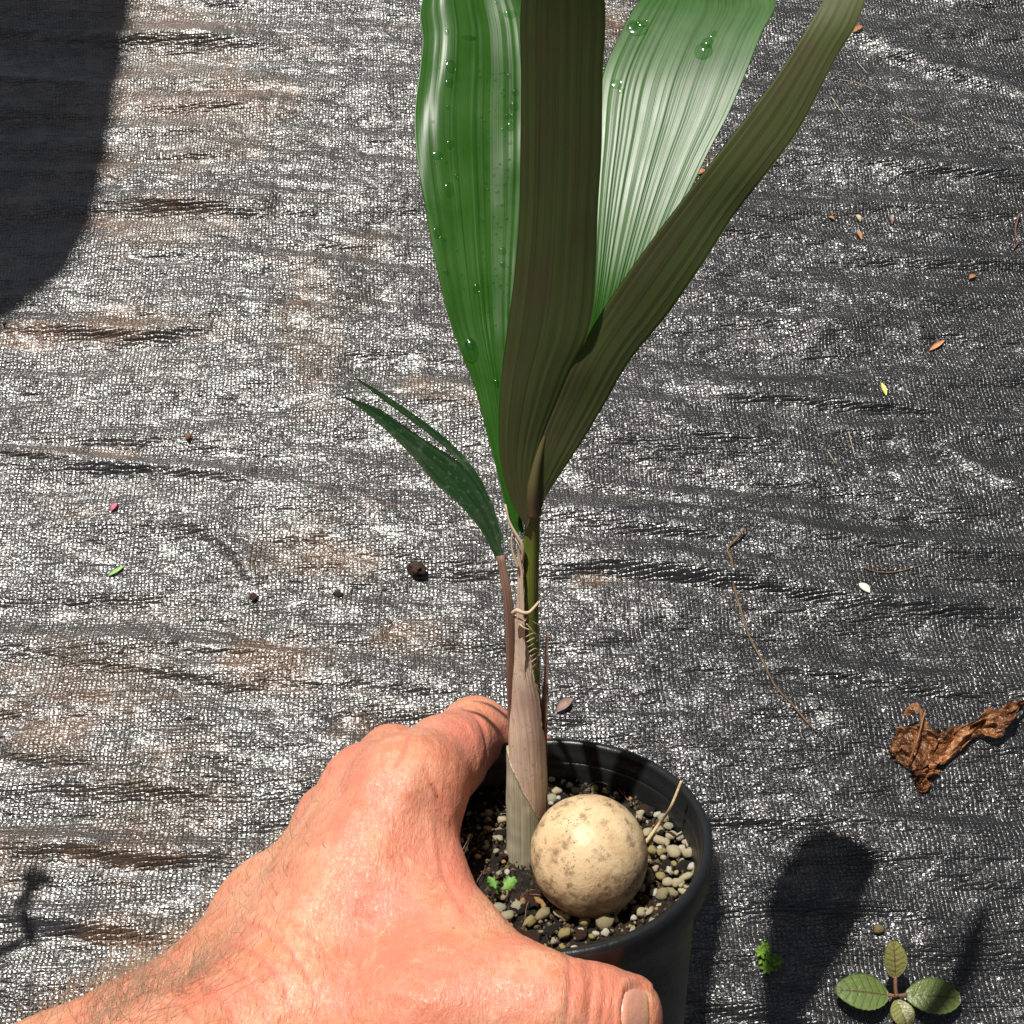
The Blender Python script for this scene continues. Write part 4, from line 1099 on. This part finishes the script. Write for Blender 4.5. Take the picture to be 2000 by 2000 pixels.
# ------------------------------------------------------------------ litter and weeds lying on the mat
def gp(x, y, lift=0.0):
    g = G(x, y); return np.array([g[0], g[1], mat_z(g[0], g[1]) + lift])
def ground_tube(name, pts, r0, r1, mat, label, cat, lift=.0006, n=40, seg=7):
    w = [gp(*p[:2], lift + (p[2] if len(p) > 2 else 0)) for p in pts]
    c = spline(w, n)
    V, Fs = tube_vf(c, np.linspace(r0, r1, n) * (1 + .25 * fbm(np.arange(n) * .9, np.zeros(n), 2)), seg)
    o0 = np.array(w[0]); o = link(name, mesh(name, V - o0, Fs), mat); o.location = o0.tolist()
    return tag(o, label, cat)
m_twig = simple_mat('twig_brown', (0.11, 0.065, 0.035), (0.22, 0.14, 0.075), 300, 0.7)
ground_tube('twig', [(1449,1050,.003),(1434,1068,.0015),(1418,1083),(1424,1110),(1432,1150),(1447,1200),(1465,1250),(1488,1300),(1512,1347),(1540,1385),(1570,1418),(1592,1440)], .0007, .0004, m_twig, 'long thin bent brown twig lying on the black mat', 'twig')
ground_tube('twig', [(1676,1120,.001),(1700,1127),(1740,1128),(1780,1120),(1810,1111,.001)], .0004, .0002, m_twig, 'short curved reddish twig on the mat below the yellow sliver leaf', 'twig')
ground_tube('twig', [(1988,425,.001),(1984,450),(1990,470),(1980,485,.001)], .0006, .0004, simple_mat('twig_red', (0.12, 0.05, 0.035), (0.25, 0.12, 0.08), 300), 'tiny crooked reddish twig at the edge of the mat', 'twig')
m_pale = simple_mat('dry_grass', (0.45, 0.36, 0.22), (0.60, 0.50, 0.34), 300, 0.6)
for pts in ([(1638,152),(1680,160),(1712,178)], [(1760,235),(1790,252),(1815,270)], [(1780,322),(1787,345)], [(1676,115),(1695,142)], [(1865,185),(1882,212)], [(1622,195),(1650,235)], [(1655,850),(1668,900)], [(1615,885),(1630,910)]):
    tag(ground_tube('grass_strand', pts, .0003, .00015, m_pale, 'x', 'grass strand', n=12, seg=5), 'short pale dry grass strand lying on the dark mat', 'grass strand', 'dry grass strands on the mat')

def ground_leaf(name, p0, p1, W, mat, label, cat, curve=.1, lobes=0, lift=.001):
    a_, b_ = gp(*p0, lift), gp(*p1, lift)
    V, Fs = leaflet(a_, b_ - a_, np.array([0, 0, 1.0]), np.linalg.norm(b_ - a_), W, curve, lobes, 9)
    o = link(name, mesh(name, V - a_, Fs), mat); o.location = a_.tolist()
    return tag(o, label, cat)
ground_leaf('petal', (1672,1152), (1691,1174), .0042, simple_mat('petal_white', (0.62, 0.60, 0.50), (0.70, 0.68, 0.60), 200), 'pale oval petal near the short curved twig', 'petal')
ground_leaf('leaf_fragment', (1718,757), (1727,783), .0026, simple_mat('sliver_yellow', (0.60, 0.58, 0.12), (0.68, 0.66, 0.20), 200), 'small yellow sliver of leaf on the dark mat', 'leaf fragment', .05)
ground_leaf('leaf_fragment', (1813,690), (1842,671), .0030, simple_mat('sliver_orange', (0.55, 0.24, 0.12), (0.64, 0.34, 0.18), 200), 'orange leaf fragment on the dark mat by a dark crumb', 'leaf fragment', .05)
ground_leaf('leaf_fragment', (213,1128), (243,1108), .0026, simple_mat('sliver_green', (0.26, 0.50, 0.14), (0.36, 0.60, 0.22), 200), 'light green leaf fragment on the silvery mat', 'leaf fragment', .05)
ground_leaf('petal', (219,1004), (232,990), .0034, simple_mat('petal_pink', (0.55, 0.12, 0.20), (0.62, 0.18, 0.26), 200), 'small pink petal on the silvery mat', 'petal', .3)
m_or = simple_mat('litter_orange', (0.30, 0.12, 0.05), (0.50, 0.26, 0.11), 500)
m_pk = simple_mat('litter_pink', (0.24, 0.15, 0.13), (0.36, 0.24, 0.21), 250)
for p0, p1, w, mt_, lb in (((1618,425), (1630,430), .0022, m_or, 'thin orange flake of dead leaf beside the pale bud scale'), ((1672,422), (1680,433), .0030, m_pale, 'pale yellow bud scale lying above a brown curled scrap'),
                     ((1673,450), (1682,470), .0030, m_or, 'brown curled scrap of dead leaf below a pale bud scale'), ((1739,422), (1742,437), .0024, m_pk, 'dull brown flake of dead leaf on dark mat'),
                     ((1892,545), (1905,536), .0030, m_or, 'yellowish brown scrap of dead leaf on the dark mat'), ((1665,70), (1682,58), .0050, m_or, 'orange scrap of dead leaf behind the slanting palm lobe'),
                     ((1365,335), (1376,325), .0045, m_or, 'orange scrap of leaf between two palm lobes'), ((1086,1398), (1116,1372), .0050, m_pk, 'dull pinkish scrap of dead leaf beside the palm stem')):
    ground_leaf('leaf_fragment', p0, p1, w, mt_, lb, 'leaf fragment', .4)['group'] = 'scraps of dead leaf on the mat'
def crumb(x, y, r, mat, label, cat, name='soil_crumb', group=None, k=1, rough=.3):
    me = blob(k, 1, .85, .75, rough, 3); me.name = name; o = link(name, me, mat)
    o.location = gp(x, y, r * .5).tolist(); o.scale = (r, r, r); o.rotation_euler = (0, 0, k)
    return tag(o, label, cat, group)
m_crumb = simple_mat('crumb_dark', (0.03, 0.018, 0.012), (0.09, 0.05, 0.03), 500)
# the brown clump is a knot of small lumps
crumb(813, 1117, .0040, m_crumb, 'lumpy dark brown clod of soil on the mat beside the palm', 'clod', 'soil_clod', None, 31, .55)
crumb(370, 860, .0017, simple_mat('berry_brown', (0.26, 0.075, 0.03), (0.36, 0.12, 0.05), 300), 'small round reddish brown berry on the mat', 'berry', 'berry', None, 33, .08)
for k, (x, y) in enumerate([(1797,646), (1797,827), (12, 640), (495, 1168), (660, 1160)]):
    crumb(x, y, .0012 if k < 3 else .0022, m_crumb, ['tiny dark soil crumb beside the orange leaf fragment', 'tiny dark soil crumb beyond the yellow sliver of leaf', 'tiny dark soil crumb at the edge of the broad leaf shadow',
          'dark soil crumb lying towards the green leaf fragment', 'dark soil crumb next to the lumpy brown clod'][k], 'soil crumb', 'soil_crumb', 'dark soil crumbs on the mat', 40 + k)
crumb(1715, 1817, .0023, simple_mat('crumb_olive', (0.16, 0.11, 0.05), (0.26, 0.20, 0.10), 300), 'olive brown lump on the mat above the four leaf seedling', 'seed', 'dry_seed', None, 51, .15)

# crumpled dead leaf, built from three folded lobes and a vein
m_dead = [simple_mat('dead_leaf', (0.085, 0.030, 0.010), (0.40, 0.17, 0.065), 110, 0.30, 0.7, 0.0025, 260), simple_mat('dead_leaf_pale', (0.34, 0.17, 0.075), (0.24, 0.10, 0.04), 200, 0.45, .5, 0.0008, 300)]
dl0 = gp(1790, 1470)
dead = empty('dead_leaf', dl0); tag(dead, 'crumpled wet brown dead leaf with a curled tail on the mat', 'dead leaf')
def crumple(name, L, R, mat, rows=40, cols=18, amp=.0034, sd=1):
    """L, R: pixel edges with a height above the mat in mm"""
    l = spline([gp(x, y, h/1000) for x, y, h in L], rows); r = spline([gp(x, y, h/1000) for x, y, h in R], rows)
    t = np.linspace(0, 1, cols)[None, :, None]
    V = l[:, None] * (1 - t) + r[:, None] * t
    s_ = np.linspace(0, 1, rows)[:, None] * np.ones((1, cols)); t_ = np.ones((rows, 1)) * np.linspace(0, 1, cols)[None]
    f1 = fbm(s_*7 + sd*3, t_*3.5 + sd, 3); f1 = np.abs(f1) * 2 - .4
    V[..., 2] += amp * f1
    V[..., 0] += amp * .5 * fbm(s_*9 + sd, t_*4 + 9, 2); V[..., 1] += amp * .5 * fbm(s_*9 + sd + 7, t_*4 + 3, 2)
    N = rows * cols; V = V.reshape(-1, 3); i = np.arange(N).reshape(rows, cols)
    qf = np.stack([i[:-1, :-1], i[:-1, 1:], i[1:, 1:], i[1:, :-1]], -1).reshape(-1, 4)
    bo = np.concatenate([i[0, :], i[1:, -1], i[-1, -2::-1], i[-2:0:-1, 0]])
    rim = np.stack([bo, np.roll(bo, -1), np.roll(bo, -1) + N, bo + N], -1)
    return link(name, mesh(name, local(dead, np.concatenate([V, V - np.array([0, 0, .0003])])), np.concatenate([qf, qf[:, ::-1] + N, rim]), False), mat, dead)
crumple('leaf_body', [(1728,1478,2),(1752,1440,7),(1790,1440,10),(1812,1450,8),(1850,1440,6)], [(1762,1505,1),(1772,1512,2),(1795,1510,4),(1815,1500,4),(1830,1500,2)], m_dead[0], sd=1)
crumple('leaf_tail', [(1808,1450,7),(1850,1438,7),(1890,1423,7),(1920,1408,8),(1960,1398,9),(1998,1378,8)], [(1816,1510,2),(1850,1490,2),(1880,1460,3),(1905,1445,3),(1925,1455,6),(1990,1388,6)], m_dead[0], sd=4)
crumple('leaf_curl', [(1750,1420,8),(1758,1408,12),(1775,1404,12),(1785,1415,10),(1806,1448,7)], [(1762,1424,8),(1765,1420,14),(1772,1424,14),(1778,1440,12),(1785,1452,8)], m_dead[1], 20, 7, .001, 8)
crumple('leaf_lobe', [(1765,1500,3),(1772,1520,3),(1785,1540,1),(1795,1552,1)], [(1815,1495,4),(1822,1508,3),(1815,1530,1),(1812,1550,1)], m_dead[0], sd=12)
V, Fs = tube_vf(spline([gp(1765,1506,.005), gp(1776,1470,.0115), gp(1784,1435,.0125), gp(1790,1415,.011)], 16), np.linspace(.0005, .0003, 16), 6)
link('midrib', mesh('midrib', local(dead, V), Fs), m_dead[1], dead)

# four-leaved seedling
m_sl, nt, b = newmat('seedling_leaf')
uu_, vv_ = attr(nt, 'u').outputs['Fac'], attr(nt, 'v').outputs['Fac']
au = mth(nt, 'ABSOLUTE', uu_)
side = mth(nt, 'FRACT', mth(nt, 'MULTIPLY', mth(nt, 'SUBTRACT', vv_, mth(nt, 'MULTIPLY', au, 0.16)), 7.0))
vein = mth(nt, 'MAXIMUM', mth(nt, 'LESS_THAN', au, 0.05), mth(nt, 'MULTIPLY', mth(nt, 'LESS_THAN', side, 0.10), mth(nt, 'LESS_THAN', au, .85)))
v = coords(nt)
c = mix(nt, tex(nt, 160, 4, .6, v).outputs[0], (0.085, 0.14, 0.035), (0.17, 0.23, 0.075))
c = mix(nt, ramp(nt, attr(nt, 'young').outputs['Fac'], 0, 1), c, (0.26, 0.24, 0.08))
nt.links.new(mix(nt, mth(nt, 'MULTIPLY', vein, .75), c, (0.10, 0.045, 0.025)), b.inputs['Base Color'])
b.inputs['Roughness'].default_value = 0.36; b.inputs['Specular IOR Level'].default_value = 0.55
hq = mth(nt, 'ADD', mth(nt, 'MULTIPLY', vein, -0.8), tex(nt, 500, 3, .6, v).outputs[0])
nt.links.new(bump(nt, hq, 0.0005), b.inputs['Normal'])
sc0 = gp(1742, 1958)
seedl = empty('mat_seedling', sc0); tag(seedl, 'small seedling with four veined green leaves growing through the mat', 'seedling')
def veined(p0, p1, W, h0, h1, young, name='leaf', n=25, cols=15, cup=.18):
    a_, b_ = gp(*p0, h0), gp(*p1, h1)
    d = b_ - a_; L = np.linalg.norm(d); d /= L
    nrm = np.array([0, 0, 1.0]); nrm = nrm - d * (nrm @ d); nrm /= np.linalg.norm(nrm); sd_ = np.cross(d, nrm)
    s = np.linspace(0, 1, n)[:, None]; t = np.linspace(-1, 1, cols)[None]
    w = W / 2 * np.sin(np.pi * np.clip(s * .97 + .015, 0, 1)) ** .62 * (1 + .03 * np.sin(s * 60))
    V = a_ + d * (L * s)[..., None] + sd_ * (w * t)[..., None] + nrm * (L * .10 * (s - s*s) * 2 + np.abs(t) ** 1.2 * w * cup + .0003 * np.abs(np.sin((s - np.abs(t)*.16) * 7 * math.pi)) * (1 - np.abs(t)))[..., None]
    N = n * cols; V = V.reshape(-1, 3); i = np.arange(N).reshape(n, cols)
    qf = np.stack([i[:-1, :-1], i[:-1, 1:], i[1:, 1:], i[1:, :-1]], -1).reshape(-1, 4)
    bo = np.concatenate([i[0, :], i[1:, -1], i[-1, -2::-1], i[-2:0:-1, 0]])
    rim = np.stack([bo, np.roll(bo, -1), np.roll(bo, -1) + N, bo + N], -1)
    me = mesh(name, local(seedl, np.concatenate([V, V - nrm * .0004])), np.concatenate([qf, qf[:, ::-1] + N, rim]))
    us_ = (t + 0 * s).ravel(); vs_ = (s + 0 * t).ravel()
    fattr(me, 'u', np.r_[us_, us_]); fattr(me, 'v', np.r_[vs_, vs_]); fattr(me, 'young', np.full(2 * N, young))
    return link(name, me, m_sl, seedl)
veined((1730,1950), (1622,1944), .0150, .006, .008, 0.0)
veined((1762,1950), (1871,1955), .0150, .006, .006, 0.1)
veined((1736,1922), (1722,1862), .0100, .011, .020, 0.8)
veined((1742,1962), (1762,2018), .0100, .010, .010, 0.6)
m_sst = simple_mat('seedling_stem', (0.16, 0.07, 0.045), (0.24, 0.12, 0.07), 300, 0.5)
for pts in ([(1742,1958,-.001),(1742,1955,.006),(1742,1952,.010)], [(1742,1953,.009),(1738,1938,.010),(1736,1920,.0115)], [(1742,1953,.008),(1736,1951,.007),(1728,1950,.0065)], [(1742,1953,.008),(1752,1951,.007),(1764,1950,.0065)]):
    V, Fs = tube_vf(spline([gp(x, y, h) for x, y, h in pts], 8), .0008, 7); link('stem', mesh('stem', local(seedl, V), Fs), m_sst, seedl)

# tuft of tiny bright leaflets
m_weed = simple_mat('weed_green', (0.12, 0.28, 0.02), (0.24, 0.42, 0.05), 250, 0.45)
wc = gp(1494, 1890)
weed = empty('weed_tuft', wc); tag(weed, 'small bright green weed tuft sprouting through the black mat', 'weed')
stem_ends = []
for k, (x, y) in enumerate([(1490,1858), (1482,1882), (1489,1904), (1507,1896), (1512,1886), (1478,1872), (1496,1875)]):
    e = gp(x, y, .003 + .002 * (k % 3)); stem_ends.append(e)
    V, Fs = tube_vf(spline([wc, (wc + e) / 2 + np.array([0, 0, .003]), e], 6), .0004, 5); link('stem', mesh('stem', local(weed, V), Fs), m_weed, weed)
    for j in range(6):
        a_ = j * 1.05 + k; d = np.array([math.cos(a_), math.sin(a_), .25])
        V, Fs = leaflet(e, d, np.array([0, 0, 1.0]), random.uniform(.0022, .0036), .0016, .1, 0, 6, 3, .0002)
        link('leaflet', mesh('leaflet', local(weed, V), Fs), m_weed, weed)

# ------------------------------------------------------------------ plants added out of view only to cast the shadows at the left edge
m_caster = simple_mat('caster_leaf', (0.03, 0.10, 0.02), (0.05, 0.15, 0.03), 40, 0.4)
def shadow_caster(name, label, foot, L, R, h, potr, top=None):
    f = np.array([foot[0], foot[1], 0.0])
    root = empty(name, f); tag(root, label, 'plant')
    k = SUN / SUN[2]
    rows, cols = 60, 12
    l = spline([G(x, y) + k * hh for (x, y), hh in zip(L, np.linspace(h[0], h[1], len(L)))], rows)  # blade edges are the wanted shadow outline, lifted towards the sun
    r = spline([G(x, y) + k * hh for (x, y), hh in zip(R, np.linspace(h[0], h[1], len(R)))], rows)
    t = np.linspace(0, 1, cols)[None, :, None]
    V = l[:, None] * (1 - t) + r[:, None] * t
    V[..., 2] += (np.abs(np.linspace(-1, 1, cols))[None] * .01)
    N = rows * cols; i = np.arange(N).reshape(rows, cols); V = V.reshape(-1, 3)
    qf = np.stack([i[:-1, :-1], i[:-1, 1:], i[1:, 1:], i[1:, :-1]], -1).reshape(-1, 4)
    bo = np.concatenate([i[0, :], i[1:, -1], i[-1, -2::-1], i[-2:0:-1, 0]])
    rim = np.stack([bo, np.roll(bo, -1), np.roll(bo, -1) + N, bo + N], -1)
    link('shadow_blade', mesh('shadow_blade', local(root, np.concatenate([V, V - np.array([0, 0, .0006])])), np.concatenate([qf, qf[:, ::-1] + N, rim])), m_caster, root)
    tip = (l[0] + r[0]) / 2
    c = spline([f + np.array([0, 0, .05]), f * .6 + tip * .4 + np.array([0, 0, tip[2] * .5]), tip], 24)
    Vt, Ft = tube_vf(c, np.linspace(.006, .003, 24), 10); link('stem', mesh('stem', local(root, Vt), Ft), m_core, root)
    prof = [(0, 0), (potr*.8, 0), (potr*.97, .09), (potr*1.05, .09), (potr*1.05, .1), (potr*.96, .1), (potr*.94, .085), (0, .085)]
    Vp, Fp = [], []
    for rr, hh in prof:
        for q in range(40): Vp.append(f + np.array([rr*math.cos(q*math.pi/20), rr*math.sin(q*math.pi/20), hh]))
    for a_ in range(len(prof) - 1):
        for q in range(40): Fp.append((a_*40+q, a_*40+(q+1) % 40, (a_+1)*40+(q+1) % 40, (a_+1)*40+q))
    link('pot', mesh('pot', local(root, np.array(Vp)), Fp), m_pot, root)
shadow_caster('added_shadow_palm', 'added unseen potted palm whose one broad leaf casts the far left shadow', (-.78, 1.12),
          [(-120,-220),(-200,-60),(-240,120),(-240,300),(-210,460),(-150,590),(-60,650)], [(150,-220),(262,-60),(243,90),(218,250),(190,400),(112,548),(-40,652)], (.80, .74), .06)  # added out of frame, leaf cut to the outline of the top-left shadow
shadow_caster('added_shadow_herb', 'added unseen potted herb whose narrow leaf casts the small left shadow', (-.42, .16),
          [(30,1850),(48,1800),(30,1770),(52,1735),(45,1712),(66,1690)], [(75,1850),(72,1800),(68,1770),(74,1740),(110,1722),(72,1688)], (.26, .30), .05)  # unseen, put in for the small shadow at lower left
